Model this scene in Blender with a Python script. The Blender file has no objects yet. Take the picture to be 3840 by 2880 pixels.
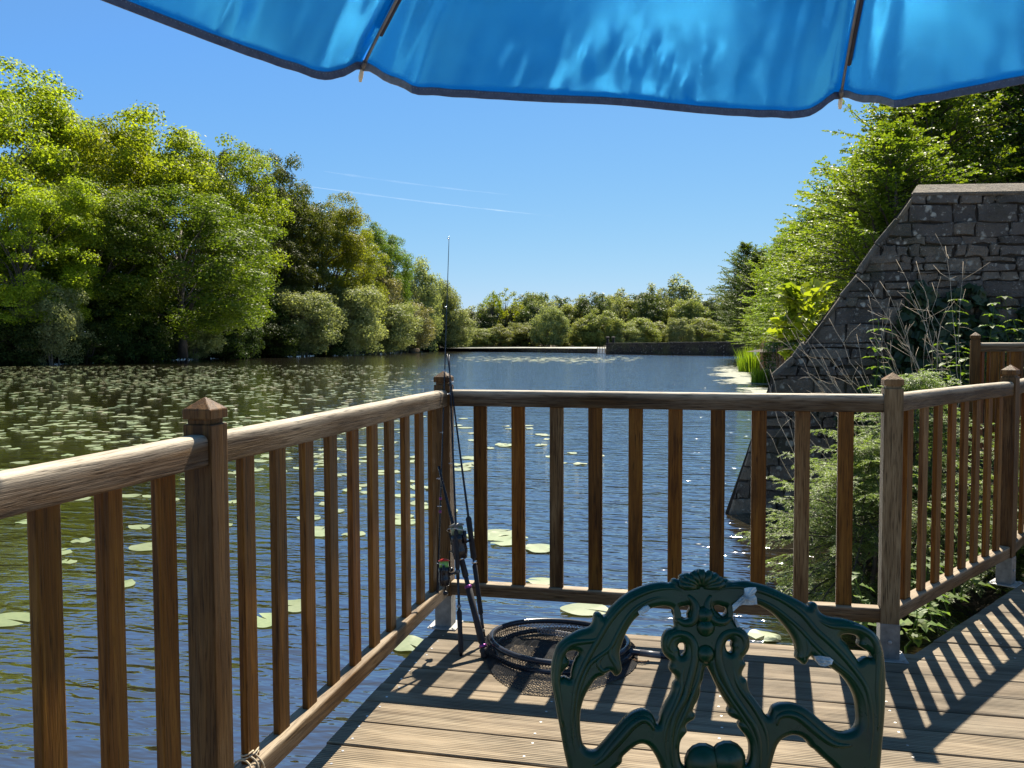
import bpy, bmesh, math, random
import numpy as np
from mathutils import Vector, Matrix
from mathutils import noise as mnoise

R = math.radians
SC = bpy.context.scene
COL = SC.collection
rng = np.random.default_rng(7)
random.seed(7)

# ------------------------------------------------------------------ camera
F = 3214.0
PITCH, ROLL, YAW = .048, -.0037, .2221
CAM = np.array([1.176, -3.779, 1.316])
_cy, _sy = math.cos(YAW), math.sin(YAW)
FW = np.array([-_sy * math.cos(PITCH), _cy * math.cos(PITCH), -math.sin(PITCH)])
_rt = np.array([_cy, _sy, 0.])
_up = np.cross(_rt, FW)
RT = _rt * math.cos(ROLL) + _up * math.sin(ROLL)
UP = -_rt * math.sin(ROLL) + _up * math.cos(ROLL)
WATER = -.6
K = 3840 / 2212.


def ray(xd, yd):
    return FW + RT * (xd * K - 1920) / F - UP * (yd * K - 1440) / F


def at(xd, yd, depth):            # a point seen at (xd, yd), so many metres ahead
    return CAM + ray(xd, yd) * depth


def on_z(xd, yd, z):              # where that line of sight meets the level z
    d = ray(xd, yd)
    return CAM + d * ((z - CAM[2]) / d[2])


def lat(l, depth, z=0.):          # metres right of the line of view, metres ahead, height
    p = np.array([CAM[0], CAM[1], 0]) + np.array([_cy, _sy, 0]) * l + np.array([-_sy, _cy, 0]) * depth
    p[2] = z
    return p


cd = bpy.data.cameras.new('camera')
co = bpy.data.objects.new('camera', cd)
COL.objects.link(co)
m = Matrix(((RT[0], UP[0], -FW[0], CAM[0]), (RT[1], UP[1], -FW[1], CAM[1]), (RT[2], UP[2], -FW[2], CAM[2]), (0, 0, 0, 1)))
co.matrix_world = m
cd.sensor_width = 36
cd.lens = F / 3840 * 36
cd.clip_start = .05
cd.clip_end = 30000
SC.camera = co

# ------------------------------------------------------------------ light
EL, AZ = R(52), R(4.1)
sund = Vector((math.sin(AZ) * math.cos(EL), math.cos(AZ) * math.cos(EL), math.sin(EL)))
sl = bpy.data.lights.new('sun', 'SUN')
sl.energy = 5.0
sl.angle = R(.53)
sl.color = (1, .91, .76)
so = bpy.data.objects.new('sun', sl)
so.rotation_euler = (-sund).to_track_quat('-Z', 'Y').to_euler()
COL.objects.link(so)
w = bpy.data.worlds.new('World')
SC.world = w
w.use_nodes = True
nt = w.node_tree
bg = nt.nodes['Background']
sky = nt.nodes.new('ShaderNodeTexSky')
sky.sky_type = 'NISHITA'
sky.sun_disc = False
sky.sun_elevation = EL
sky.sun_rotation = AZ
sky.air_density = 1.0
sky.dust_density = .1
sky.ozone_density = 3.2
EXPO = 1.3
sp_ = nt.nodes.new('ShaderNodeSeparateColor')
cb_ = nt.nodes.new('ShaderNodeCombineColor')
nt.links.new(sky.outputs[0], sp_.inputs[0])
STR = .12
for i, (x0, v0, g1, g2) in enumerate(((2.3, .165, .40, .95), (3.8, .43, .68, .62), (6.4, .93, 1., .06))):   # soft shoulder towards the bright horizon
    def mth(op, a, b):
        nd = nt.nodes.new('ShaderNodeMath')
        nd.operation = op
        for k_, v_ in ((0, a), (1, b)):
            if isinstance(v_, float): nd.inputs[k_].default_value = v_
            else: nt.links.new(v_, nd.inputs[k_])
        return nd.outputs[0]
    q_ = mth('DIVIDE', sp_.outputs[i], x0)
    lo_ = mth('POWER', mth('MINIMUM', q_, 1.), g1)
    hi_ = mth('POWER', mth('MAXIMUM', q_, 1.), g2)
    nt.links.new(mth('MULTIPLY', mth('MULTIPLY', lo_, hi_), v0 / STR / 2 ** EXPO), cb_.inputs[i])
nt.links.new(cb_.outputs[0], bg.inputs[0])
bg.inputs[1].default_value = STR
SC.view_settings.view_transform = 'Standard'
SC.view_settings.look = 'None'
SC.view_settings.exposure = EXPO
SC.view_settings.gamma = 1
SC.render.engine = 'CYCLES'
SC.cycles.max_bounces = 10
SC.cycles.transparent_max_bounces = 12
SC.cycles.sample_clamp_indirect = 14
SC.cycles.blur_glossy = 12

# ------------------------------------------------------------------ helpers


def tag(o, label=None, cat=None, group=None, kind=None):
    if label: o['label'] = label
    if cat: o['category'] = cat
    if group: o['group'] = group
    if kind: o['kind'] = kind
    return o


def empty(name, loc=(0, 0, 0), rz=0.):
    o = bpy.data.objects.new(name, None)
    o.empty_display_size = .1
    o.location = loc
    o.rotation_euler = (0, 0, rz)
    COL.objects.link(o)
    return o


def mesh_obj(name, V, Fc, mat, parent=None, smooth=False):
    me = bpy.data.meshes.new(name)
    me.from_pydata([tuple(map(float, v)) for v in V], [], [tuple(int(i) for i in f) for f in Fc])
    if smooth:
        me.polygons.foreach_set('use_smooth', [True] * len(me.polygons))
    me.update()
    if mat: me.materials.append(mat)
    o = bpy.data.objects.new(name, me)
    COL.objects.link(o)
    if parent: o.parent = parent
    return o


def quads_mesh(name, V, mat):      # V: (n,4,3): n loose quads, fast
    n = len(V)
    me = bpy.data.meshes.new(name)
    me.vertices.add(n * 4)
    me.vertices.foreach_set('co', np.ascontiguousarray(V, dtype=np.float32).reshape(-1))
    me.loops.add(n * 4)
    me.loops.foreach_set('vertex_index', np.arange(n * 4, dtype=np.int32))
    me.polygons.add(n)
    me.polygons.foreach_set('loop_start', np.arange(0, n * 4, 4, dtype=np.int32))
    me.update(calc_edges=True)
    me.materials.append(mat)
    return me


class MB:
    """collects boxes, tubes and polygons for one mesh object"""

    def __init__(s):
        s.V, s.F = [], []

    def add(s, V, Fc):
        b = len(s.V)
        s.V += [tuple(v) for v in V]
        s.F += [tuple(i + b for i in f) for f in Fc]
        return s

    def box(s, lo, hi, ch=0.):
        x0, y0, z0 = lo
        x1, y1, z1 = hi
        if ch <= 0:
            V = [(x, y, z) for z in (z0, z1) for y in (y0, y1) for x in (x0, x1)]
            return s.add(V, [(0, 2, 3, 1), (4, 5, 7, 6), (0, 1, 5, 4), (2, 6, 7, 3), (0, 4, 6, 2), (1, 3, 7, 5)])
        bm = bmesh.new()
        bmesh.ops.create_cube(bm, size=1)
        for v in bm.verts:
            v.co = Vector(((x0 + x1) / 2 + v.co.x * (x1 - x0), (y0 + y1) / 2 + v.co.y * (y1 - y0), (z0 + z1) / 2 + v.co.z * (z1 - z0)))
        bmesh.ops.bevel(bm, geom=bm.edges[:], offset=ch, segments=2, affect='EDGES', profile=.5)
        bm.verts.index_update()
        s.add([v.co[:] for v in bm.verts], [[v.index for v in f.verts] for f in bm.faces])
        bm.free()
        return s

    def prism_x(s, prof, x0, x1, bow=None, n=1):   # profile in (y,z), extruded along x; bow(x)->(dy,dz)
        k = len(prof)
        V = []
        for i in range(n + 1):
            x = x0 + (x1 - x0) * i / n
            dy, dz = bow(x) if bow else (0, 0)
            V += [(x, y + dy, z + dz) for y, z in prof]
        Fc = []
        for i in range(n):
            for j in range(k):
                a, b = i * k + j, i * k + (j + 1) % k
                Fc.append((a, b, b + k, a + k))
        Fc.append(tuple(range(k))[::-1])
        Fc.append(tuple(range(n * k, n * k + k)))
        return s.add(V, Fc)

    def tube(s, P, rad, n=8, cap=True):
        P = [Vector(p) for p in P]
        if not hasattr(rad, '__len__'): rad = [rad] * len(P)
        V, Fc = [], []
        prev = None
        for i, p in enumerate(P):
            t = (P[min(i + 1, len(P) - 1)] - P[max(i - 1, 0)])
            if t.length < 1e-9: t = Vector((0, 0, 1))
            t.normalize()
            if prev is None:
                a = Vector((0, 0, 1)) if abs(t.z) < .9 else Vector((1, 0, 0))
                u = t.cross(a).normalized()
            else:
                u = (prev - t * prev.dot(t))
                u = u.normalized() if u.length > 1e-6 else t.orthogonal().normalized()
            prev = u
            v = t.cross(u)
            for k in range(n):
                a = 2 * math.pi * k / n
                V.append(p + (u * math.cos(a) + v * math.sin(a)) * rad[i])
        for i in range(len(P) - 1):
            for k in range(n):
                a, b = i * n + k, i * n + (k + 1) % n
                Fc.append((a, b, b + n, a + n))
        if cap:
            Fc.append(tuple(range(n))[::-1])
            Fc.append(tuple(range((len(P) - 1) * n, len(P) * n)))
        return s.add(V, Fc)

    def lathe(s, prof, n=20, base=(0, 0, 0), axis=(0, 0, 1)):   # prof (r, h)
        q = Vector((0, 0, 1)).rotation_difference(Vector(axis))
        b = Vector(base)
        V, Fc = [], []
        for r, h in prof:
            for k in range(n):
                a = 2 * math.pi * k / n
                V.append(b + q @ Vector((r * math.cos(a), r * math.sin(a), h)))
        for i in range(len(prof) - 1):
            for k in range(n):
                a, c = i * n + k, i * n + (k + 1) % n
                Fc.append((a, c, c + n, a + n))
        Fc.append(tuple(range(n))[::-1])
        Fc.append(tuple(range((len(prof) - 1) * n, len(prof) * n)))
        return s.add(V, Fc)

    def build(s, name, mat, parent=None, smooth=False):
        return mesh_obj(name, s.V, s.F, mat, parent, smooth)


def smooth_angle(o, deg=40):
    me = o.data
    me.polygons.foreach_set('use_smooth', [True] * len(me.polygons))
    bm = bmesh.new()
    bm.from_mesh(me)
    for e in bm.edges:
        e.smooth = len(e.link_faces) == 2 and e.calc_face_angle(0) < R(deg)
    bm.to_mesh(me)
    bm.free()
    return o


# ------------------------------------------------------------------ materials


class NM:
    def __init__(s, name):
        s.m = bpy.data.materials.new(name)
        s.m.use_nodes = True
        s.t = s.m.node_tree
        s.t.nodes.clear()
        s.out = s.n('ShaderNodeOutputMaterial')

    def n(s, typ, **kw):
        nd = s.t.nodes.new(typ)
        for k, v in kw.items():
            if k in ('inputs',): continue
            setattr(nd, k, v)
        return nd

    def l(s, a, b):
        s.t.links.new(a, b)

    def val(s, sock, v):
        if hasattr(v, 'is_output') or isinstance(v, bpy.types.NodeSocket):
            s.l(v, sock)
        else:
            sock.default_value = v

    def coord(s, kind='Object'):
        return s.n('ShaderNodeTexCoord').outputs[kind]

    def mapping(s, vec, scale=(1, 1, 1), rot=(0, 0, 0), loc=(0, 0, 0)):
        mp = s.n('ShaderNodeMapping')
        s.l(vec, mp.inputs[0])
        mp.inputs['Scale'].default_value = scale
        mp.inputs['Rotation'].default_value = rot
        s.val(mp.inputs['Location'], loc)
        return mp.outputs[0]

    def noise(s, vec, scale=5., detail=4., rough=.55, dist=0.):
        nn = s.n('ShaderNodeTexNoise')
        if vec is not None: s.l(vec, nn.inputs['Vector'])
        nn.inputs['Scale'].default_value = scale
        nn.inputs['Detail'].default_value = detail
        nn.inputs['Roughness'].default_value = rough
        nn.inputs['Distortion'].default_value = dist
        return nn.outputs[0]

    def ramp(s, fac, stops):
        r = s.n('ShaderNodeValToRGB')
        s.l(fac, r.inputs[0])
        e = r.color_ramp.elements
        while len(e) < len(stops): e.new(.5)
        for i, (p, c) in enumerate(stops):
            e[i].position = p
            e[i].color = (*c, 1) if hasattr(c, '__len__') else (c, c, c, 1)
        return r.outputs[0]

    def math(s, op, a, b=0., c=0., clamp=False):
        nd = s.n('ShaderNodeMath', operation=op, use_clamp=clamp)
        s.val(nd.inputs[0], a)
        s.val(nd.inputs[1], b)
        if len(nd.inputs) > 2: s.val(nd.inputs[2], c)
        return nd.outputs[0]

    def mix(s, fac, a, b, blend='MIX'):
        nd = s.n('ShaderNodeMix', data_type='RGBA', blend_type=blend)
        s.val(nd.inputs[0], fac)
        for i, v in ((6, a), (7, b)):
            if isinstance(v, bpy.types.NodeSocket): s.l(v, nd.inputs[i])
            else: nd.inputs[i].default_value = (*v, 1)
        return nd.outputs[2]

    def bump(s, h, strength=.5, dist=.01, normal=None):
        b = s.n('ShaderNodeBump')
        s.val(b.inputs['Strength'], strength)
        b.inputs['Distance'].default_value = dist
        s.l(h, b.inputs['Height'])
        if normal: s.l(normal, b.inputs['Normal'])
        return b.outputs[0]

    def pbsdf(s, color, rough=.6, normal=None, **kw):
        p = s.n('ShaderNodeBsdfPrincipled')
        if isinstance(color, bpy.types.NodeSocket): s.l(color, p.inputs['Base Color'])
        else: p.inputs['Base Color'].default_value = (*color, 1)
        s.val(p.inputs['Roughness'], rough)
        if normal is not None: s.l(normal, p.inputs['Normal'])
        for k, v in kw.items():
            s.val(p.inputs[k.replace('_', ' ')], v)
        return p.outputs[0]

    def done(s, shader):
        s.l(shader, s.out.inputs['Surface'])
        return s.m


def rand_obj(M):
    return M.n('ShaderNodeObjectInfo').outputs['Random']


def wood(name, axis, dark, mid, light, grey=.4, rough=.6, worn=(.40, .36, .30), bumpd=.002, bleach_lit=None):
    """weathered timber, grain along the axis"""
    M = NM(name)
    c = M.coord()
    add = M.n('ShaderNodeVectorMath', operation='ADD')
    M.l(c, add.inputs[0])
    rn = M.math('MULTIPLY', rand_obj(M), 37.)
    cx = M.n('ShaderNodeCombineXYZ')
    for i in range(3): M.l(rn, cx.inputs[i])
    M.l(cx.outputs[0], add.inputs[1])
    v = add.outputs[0]
    st = {'x': (.045, 1, 1), 'z': (1, 1, .045)}[axis]
    g = M.mapping(v, st)
    fine = M.noise(g, 210., 4, .65)
    mid_n = M.noise(g, 46., 4, .6, 1.2)
    big = M.noise(M.mapping(v, {'x': (.25, 1, 1), 'z': (1, 1, .25)}[axis]), 7., 4, .6)
    col = M.ramp(mid_n, [(.28, dark), (.5, mid), (.74, light)])
    tone = M.ramp(rand_obj(M), [(0., (.72, .72, .74)), (.5, (1, 1, 1)), (1., (1.15, 1.0, .86))])
    col = M.mix(1., col, tone, 'MULTIPLY')
    wm = M.math('MULTIPLY', M.ramp(big, [(.40, 0.), (.68, 1.)]), M.ramp(fine, [(.38, .25), (.62, 1.)]))
    wm = M.math('MULTIPLY', wm, grey)
    if bleach_lit:       # paler colour on the upper arris: weather bleaching plus sunlight put into the tone
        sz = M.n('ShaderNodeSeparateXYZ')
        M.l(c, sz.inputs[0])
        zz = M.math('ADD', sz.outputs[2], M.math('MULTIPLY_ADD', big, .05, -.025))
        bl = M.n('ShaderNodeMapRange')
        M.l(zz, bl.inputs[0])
        for i_, x_ in ((1, bleach_lit[0]), (2, bleach_lit[1]), (3, 0.), (4, .92)): bl.inputs[i_].default_value = x_
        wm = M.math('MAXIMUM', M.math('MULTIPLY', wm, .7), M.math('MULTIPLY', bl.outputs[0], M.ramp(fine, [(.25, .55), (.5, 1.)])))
    col = M.mix(wm, col, worn)  # with bleach_lit the worn tone also carries sunlight on the upper arris
    cr = M.ramp(fine, [(.30, .16), (.46, 1.)])
    col = M.mix(1., col, cr, 'MULTIPLY')
    h = M.math('ADD', M.math('MULTIPLY', fine, .7), M.math('MULTIPLY', mid_n, .5))
    return M.done(M.pbsdf(col, rough, M.bump(h, .9, bumpd), Specular_IOR_Level=.18))


W_RAIL = wood('weathered_lit_rail_wood', 'x', (.026, .0125, .0032), (.070, .037, .011), (.145, .086, .032), .35, .6, (.52, .45, .34), .004, bleach_lit=(1.068, 1.106))
W_LOWER = wood('lower_rail_wood', 'x', (0.0390, 0.0170, 0.0044), (0.0910, 0.0452, 0.0134), (0.1647, 0.0929, 0.0331), .5, .6, (.40, .33, .23), .003, bleach_lit=(.198, .222))
W_BAL = wood('baluster_wood', 'z', (.040, .0135, .0012), (.122, .046, .0038), (.22, .100, .012), .16, .55, (.34, .21, .075), .002)
W_BAL2 = wood('worn_baluster_wood', 'z', (0.0459, 0.0188, 0.0054), (0.1056, 0.0530, 0.0162), (0.1836, 0.1094, 0.0405), .7, .6, (0.3121, 0.2223, 0.1114), .003)
W_POST = wood('post_wood', 'z', (.030, .0118, .0022), (.080, .034, .0065), (.15, .074, .018), .28, .55, (.33, .235, .12), .003)
W_POST2 = wood('grey_post_wood', 'z', (0.0564, 0.0291, 0.0102), (0.1387, 0.0872, 0.0382), (0.2341, 0.1575, 0.0796), .85, .62, (0.3641, 0.2785, 0.1594), .004)


def m_deck():
    M = NM('deck_boards')
    c = M.coord()
    sx = M.n('ShaderNodeSeparateXYZ')
    M.l(c, sx.inputs[0])
    bi = M.math('FLOOR', M.math('DIVIDE', sx.outputs[1], .1735))
    wn = M.n('ShaderNodeTexWhiteNoise', noise_dimensions='1D')
    M.l(bi, wn.inputs['W'])
    off = M.n('ShaderNodeCombineXYZ')
    M.l(M.math('MULTIPLY', wn.outputs[0], 31.), off.inputs[0])
    add = M.n('ShaderNodeVectorMath', operation='ADD')
    M.l(c, add.inputs[0])
    M.l(off.outputs[0], add.inputs[1])
    v = add.outputs[0]
    g = M.mapping(v, (.05, 1, 1))
    fine = M.noise(g, 120., 4, .6)
    mid = M.noise(g, 30., 4, .6, .8)
    big = M.noise(v, 2.6, 5, .6)
    col = M.ramp(mid, [(.3, (.145, .108, .068)), (.52, (.245, .192, .127)), (.74, (.335, .275, .19))])
    tone = M.ramp(wn.outputs[0], [(0., (.70, .68, .68)), (1., (1.15, 1.13, 1.08))])
    col = M.mix(1., col, tone, 'MULTIPLY')
    col = M.mix(M.ramp(big, [(.42, 0.), (.7, .55)]), col, (.165, .14, .10))
    gr = M.math('SINE', M.math('MULTIPLY', sx.outputs[1], 2 * math.pi / .0115))
    grn = M.ramp(M.math('ADD', M.math('MULTIPLY', gr, .5), .5), [(.15, .36), (.5, 1.)])
    wear = M.ramp(M.noise(M.mapping(v, (.3, 1, 1)), 9., 3), [(.36, 0.), (.62, 1.)])
    col = M.mix(wear, col, M.mix(1., col, grn, 'MULTIPLY'))
    col = M.mix(1., col, M.ramp(fine, [(.26, .55), (.45, 1.)]), 'MULTIPLY')
    h = M.math('ADD', M.math('MULTIPLY', gr, M.math('MULTIPLY', wear, .35)), M.math('MULTIPLY', fine, .8))
    return M.done(M.pbsdf(col, .68, M.bump(h, .9, .005), Specular_IOR_Level=.2))


def m_plain(name, col, rough=.6, metal=0., nscale=12., var=.25, bumpd=.0):
    M = NM(name)
    n = M.noise(M.coord(), nscale, 5)
    lo = tuple(c * (1 - var) for c in col)
    hi = tuple(min(1, c * (1 + var)) for c in col)
    cc = M.ramp(n, [(.3, lo), (.7, hi)])
    return M.done(M.pbsdf(cc, rough, M.bump(n, .4, bumpd) if bumpd else None, Metallic=metal))


def m_leaf(name, c0, c1, trans=.45, clump=.35, gloss=.25, c2=None):
    M = NM(name)
    gi = M.n('ShaderNodeNewGeometry')
    rp = gi.outputs['Random Per Island']
    col = M.ramp(rp, [(0., c0), (1., c1)] if c2 is None else [(0., c0), (.6, c1), (1., c2)])
    n = M.noise(M.coord(), clump, 3)
    col = M.mix(M.ramp(n, [(.35, .0), (.65, .55)]), col, M.mix(1., col, (.62, .72, .7), 'MULTIPLY'))
    hsv = M.n('ShaderNodeHueSaturation')
    M.l(col, hsv.inputs['Color'])
    M.l(M.math('MULTIPLY_ADD', rand_obj(M), .02, .49), hsv.inputs['Hue'])
    M.l(M.math('MULTIPLY_ADD', rand_obj(M), .3, .85), hsv.inputs['Value'])
    col = hsv.outputs[0]
    d = M.pbsdf(col, .5, None, Specular_IOR_Level=gloss)
    t = M.n('ShaderNodeBsdfTranslucent')
    tc = M.mix(1., col, (1.55, 1.5, .7), 'MULTIPLY')
    M.l(tc, t.inputs[0])
    mx = M.n('ShaderNodeMixShader')
    mx.inputs[0].default_value = trans
    M.l(d, mx.inputs[1])
    M.l(t.outputs[0], mx.inputs[2])
    return M.done(mx.outputs[0])


def m_bark(name='bark', col=(.085, .07, .055)):
    M = NM(name)
    n = M.noise(M.mapping(M.coord(), (1, 1, .25)), 6., 5, .65)
    return M.done(M.pbsdf(M.ramp(n, [(.3, tuple(c * .45 for c in col)), (.7, tuple(c * 1.3 for c in col))]), .85, M.bump(n, .8, .03)))


def m_stone(name, base, lich=(.42, .43, .36), amount=.5, scale=1., moss=(.07, .085, .03)):
    M = NM(name)
    c = M.coord()
    gi = M.n('ShaderNodeNewGeometry')
    tone = M.ramp(gi.outputs['Random Per Island'], [(0., tuple(b * .55 for b in base)), (.35, base), (.7, (base[0] * 1.25, base[1] * 1.15, base[2] * 1.0)), (1., (base[0] * 1.55, base[1] * 1.55, base[2] * 1.4))])
    n1 = M.noise(c, 3.2 * scale, 8, .68)
    n2 = M.noise(c, 17 * scale, 6, .7)
    n3 = M.noise(c, 60 * scale, 4, .7)
    col = M.mix(M.ramp(n1, [(.35, 0.), (.7, .75)]), tone, tuple(b * .35 for b in base))
    vo = M.n('ShaderNodeTexVoronoi', feature='F1')
    dv = M.n('ShaderNodeVectorMath', operation='ADD')
    M.l(c, dv.inputs[0])
    nv = M.n('ShaderNodeTexNoise')
    M.l(c, nv.inputs['Vector'])
    nv.inputs['Scale'].default_value = 9 * scale
    sc = M.n('ShaderNodeVectorMath', operation='SCALE')
    M.l(nv.outputs['Color'], sc.inputs[0])
    sc.inputs['Scale'].default_value = .12 / scale
    M.l(sc.outputs[0], dv.inputs[1])
    M.l(dv.outputs[0], vo.inputs['Vector'])
    vo.inputs['Scale'].default_value = 9 * scale
    spot = M.math('MULTIPLY', M.ramp(vo.outputs['Distance'], [(.16, 1.), (.30, 0.)]), M.ramp(n1, [(.42, 0.), (.56, 1.)]))
    spot = M.math('MAXIMUM', spot, M.ramp(n2, [(.58, 0.), (.68, .8)]))
    col = M.mix(M.math('MULTIPLY', spot, amount), col, lich)
    col = M.mix(M.ramp(M.noise(c, 1.5 * scale, 5), [(.52, 0.), (.72, .8)]), col, moss)
    h = M.math('ADD', M.math('MULTIPLY', n1, 1.), M.math('ADD', M.math('MULTIPLY', n2, .5), M.math('MULTIPLY', n3, .2)))
    return M.done(M.pbsdf(col, .9, M.bump(h, 1., .11 / scale)))


def m_water():
    M = NM('pond_water')
    gi = M.n('ShaderNodeNewGeometry')
    p = gi.outputs['Position']
    v1 = M.mapping(p, (1.6, 5.2, 1), (0, 0, R(10)))
    v2 = M.mapping(p, (.5, 1.5, 1), (0, 0, R(-14)))
    v3 = M.mapping(p, (5, 12, 1), (0, 0, R(24)))
    a = M.noise(v1, 1., 2.5, .5, .6)
    b = M.noise(v2, 1., 2., .5, .4)
    d = M.noise(v3, 1., 2., .5, .3)
    h = M.math('ADD', M.math('MULTIPLY', a, .036), M.math('ADD', M.math('MULTIPLY', b, .042), M.math('MULTIPLY', d, .016)))
    # the lily beds and the lee of the wood damp the ripples
    sx = M.n('ShaderNodeSeparateXYZ')
    M.l(p, sx.inputs[0])
    side = M.math('ADD', sx.outputs[0], M.math('MULTIPLY', sx.outputs[1], .30))
    side = M.math('ADD', side, M.math('MULTIPLY_ADD', M.noise(p, .12, 3), 6., -3.))
    calm = M.n('ShaderNodeMapRange')
    M.l(side, calm.inputs[0])
    for i, x in ((1, -4.), (2, 1.5), (3, .40), (4, 1.)): calm.inputs[i].default_value = x
    calm.interpolation_type = 'SMOOTHSTEP'
    nb = M.bump(h, calm.outputs[0], 1.)
    col = M.ramp(M.noise(p, .25, 3), [(.35, (.022, .017, .0075)), (.65, (.034, .026, .011))])
    df = M.n('ShaderNodeBsdfDiffuse')
    M.l(col, df.inputs[0])
    gl = M.n('ShaderNodeBsdfGlossy')
    gl.inputs['Roughness'].default_value = .06
    M.l(nb, gl.inputs['Normal'])
    lw = M.n('ShaderNodeLayerWeight')
    lw.inputs['Blend'].default_value = .5
    M.l(nb, lw.inputs['Normal'])
    fac = M.math('MULTIPLY_ADD', M.math('POWER', lw.outputs['Facing'], 2.35), .82, .19, True)
    mx = M.n('ShaderNodeMixShader')
    M.l(fac, mx.inputs[0])
    M.l(df.outputs[0], mx.inputs[1])
    M.l(gl.outputs[0], mx.inputs[2])
    return M.done(mx.outputs[0])


def m_fabric():
    M = NM('parasol_fabric')
    c = M.coord()
    wv = M.noise(c, 900., 2)
    n = M.noise(c, 9., 1.5, .5)
    col = M.ramp(n, [(.3, (.0, .095, .50)), (.7, (.001, .118, .58))])
    d = M.n('ShaderNodeBsdfTranslucent')
    M.l(M.mix(1., col, (1.0, 1.25, 1.05), 'MULTIPLY'), d.inputs[0])
    df = M.n('ShaderNodeBsdfDiffuse')
    M.l(col, df.inputs[0])
    g = M.n('ShaderNodeBsdfGlossy')
    g.inputs['Color'].default_value = (.08, .56, 1, 1)
    g.inputs['Roughness'].default_value = .18
    M.l(M.bump(M.math('ADD', wv, n), .12, .0012), g.inputs['Normal'])
    m1 = M.n('ShaderNodeMixShader')
    m1.inputs[0].default_value = .5
    M.l(df.outputs[0], m1.inputs[1])
    M.l(d.outputs[0], m1.inputs[2])
    m2 = M.n('ShaderNodeMixShader')
    m2.inputs[0].default_value = .68
    M.l(m1.outputs[0], m2.inputs[1])
    M.l(g.outputs[0], m2.inputs[2])
    return M.done(m2.outputs[0])


def m_paint():
    M = NM('green_chair_paint')
    c = M.coord()
    n = M.noise(c, 30., 5)
    n2 = M.noise(c, 7., 4)
    col = M.ramp(n2, [(.3, (.0015, .022, .0065)), (.7, (.003, .046, .014))])
    col = M.mix(M.ramp(n, [(.62, 0.), (.74, .6)]), col, (.02, .025, .012))
    return M.done(M.pbsdf(col, M.ramp(n, [(.3, .24), (.7, .42)]), M.bump(n, .25, .002), Specular_IOR_Level=.45))


DECK = m_deck()
STEEL = m_plain('galvanised_steel', (.17, .17, .16), .55, .35, 30., .3)
STEEL_W = m_plain('pale_plate', (.30, .30, .29), .5, .4, 30., .15)
SCREW = m_plain('screw_steel', (.6, .6, .58), .35, .9)
BLACK = m_plain('black_rod', (.012, .012, .016), .25)
IRON = m_plain('dark_iron', (.015, .014, .013), .85)
FOAM = m_plain('dark_grip_foam', (.022, .02, .021), .75, 0, 60, .3, .001)
GUIDE = m_plain('chrome_guide', (.7, .7, .7), .2, 1.)
SPOOL_G = m_plain('green_line', (.25, .55, .12), .45)
SPOOL_R = m_plain('red_rim', (.65, .04, .03), .35)
PURPLE = m_plain('purple_trim', (.25, .05, .22), .3, .5)
NETM = m_plain('black_netting', (.008, .008, .009), .55)
NETP = m_plain('net_handle', (.02, .022, .03), .22)
TWINE = m_plain('twine', (.42, .35, .24), .9, 0, 80)
PAINT = m_paint()
TAPE = m_plain('clear_tape', (.5, .56, .56), .35, 0, 40, .5, .004)
FABRIC = m_fabric()
HEM = m_plain('dark_hem', (.10, .11, .14), .8, 0, 60)
HEMB = m_plain('pale_hem', (.22, .215, .20), .8, 0, 60)
RIBM = m_plain('rib_paint', (.16, .16, .17), .4, .3)
RIBD = m_plain('rib_sleeve', (.008, .012, .04), .7)
PLASTIC = m_plain('cream_plastic', (.72, .63, .46), .4)
WATER_M = m_water()
BARK = m_bark()
BARK_L = m_bark('pale_bark', (.22, .2, .16))
OAK_Y = m_leaf('oak_leaves', (0.16, 0.215, 0.014), (0.31, 0.36, 0.026), 0.6, .22)
OAK_G = m_leaf('green_oak_leaves', (0.125, 0.2, 0.013), (0.26, 0.325, 0.024), 0.58, .22)
OAK_D = m_leaf('dark_oak_leaves', (0.045, 0.065, 0.01), (0.12, 0.14, 0.022), 0.45, .22)
OAK_M = m_leaf('mid_oak_leaves', (.065, .115, .012), (.16, .215, .02), .5, .22)
OAK_O = m_leaf('olive_leaves', (0.125, 0.15, 0.012), (0.25, 0.27, 0.024), 0.5, .22)
WILLOW = m_leaf('willow_leaves', (0.17, 0.2, 0.085), (0.31, 0.34, 0.16), 0.45, .4, .1)
WILLOW_P = m_leaf('pinkish_willow_leaves', (0.16, 0.155, 0.06), (0.27, 0.26, 0.11), 0.4, .4)
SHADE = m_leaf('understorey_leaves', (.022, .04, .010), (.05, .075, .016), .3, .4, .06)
FAR_L = m_leaf('far_leaves', (0.15, 0.18, 0.055), (0.28, 0.3, 0.1), 0.5, .15)
FAR_D = m_leaf('far_dark_leaves', (0.055, 0.085, 0.026), (0.12, 0.155, 0.045), 0.4, .15)
HORN = m_leaf('hornbeam_leaves', (.08, .14, .01), (.21, .27, .02), .52, .8, .35)
HORN_M = m_leaf('mid_hornbeam_leaves', (.05, .095, .01), (.14, .19, .018), .48, .8, .35)
HORN_D = m_leaf('dark_hornbeam_leaves', (0.022, 0.05, 0.006), (0.065, 0.11, 0.01), 0.4, .8, .35)
YEW = m_leaf('yew_needles', (.10, .16, .04), (.21, .28, .085), .45, 2.5, .4)
MAPLE = m_leaf('sapling_leaves', (.16, .24, .015), (.30, .36, .03), .55, 3., .4)
NETTLE = m_leaf('nettle_leaves', (.06, .12, .02), (.15, .22, .03), .5, 6., .3)
IVY = m_leaf('ivy_leaves', (.018, .045, .016), (.05, .095, .03), .2, 4., .5)
REED = m_leaf('reed_leaves', (.13, .24, .014), (.26, .37, .03), .5, 3.)
DRY = m_plain('dry_stem', (.40, .33, .24), .85, 0, 20, .4)
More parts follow.
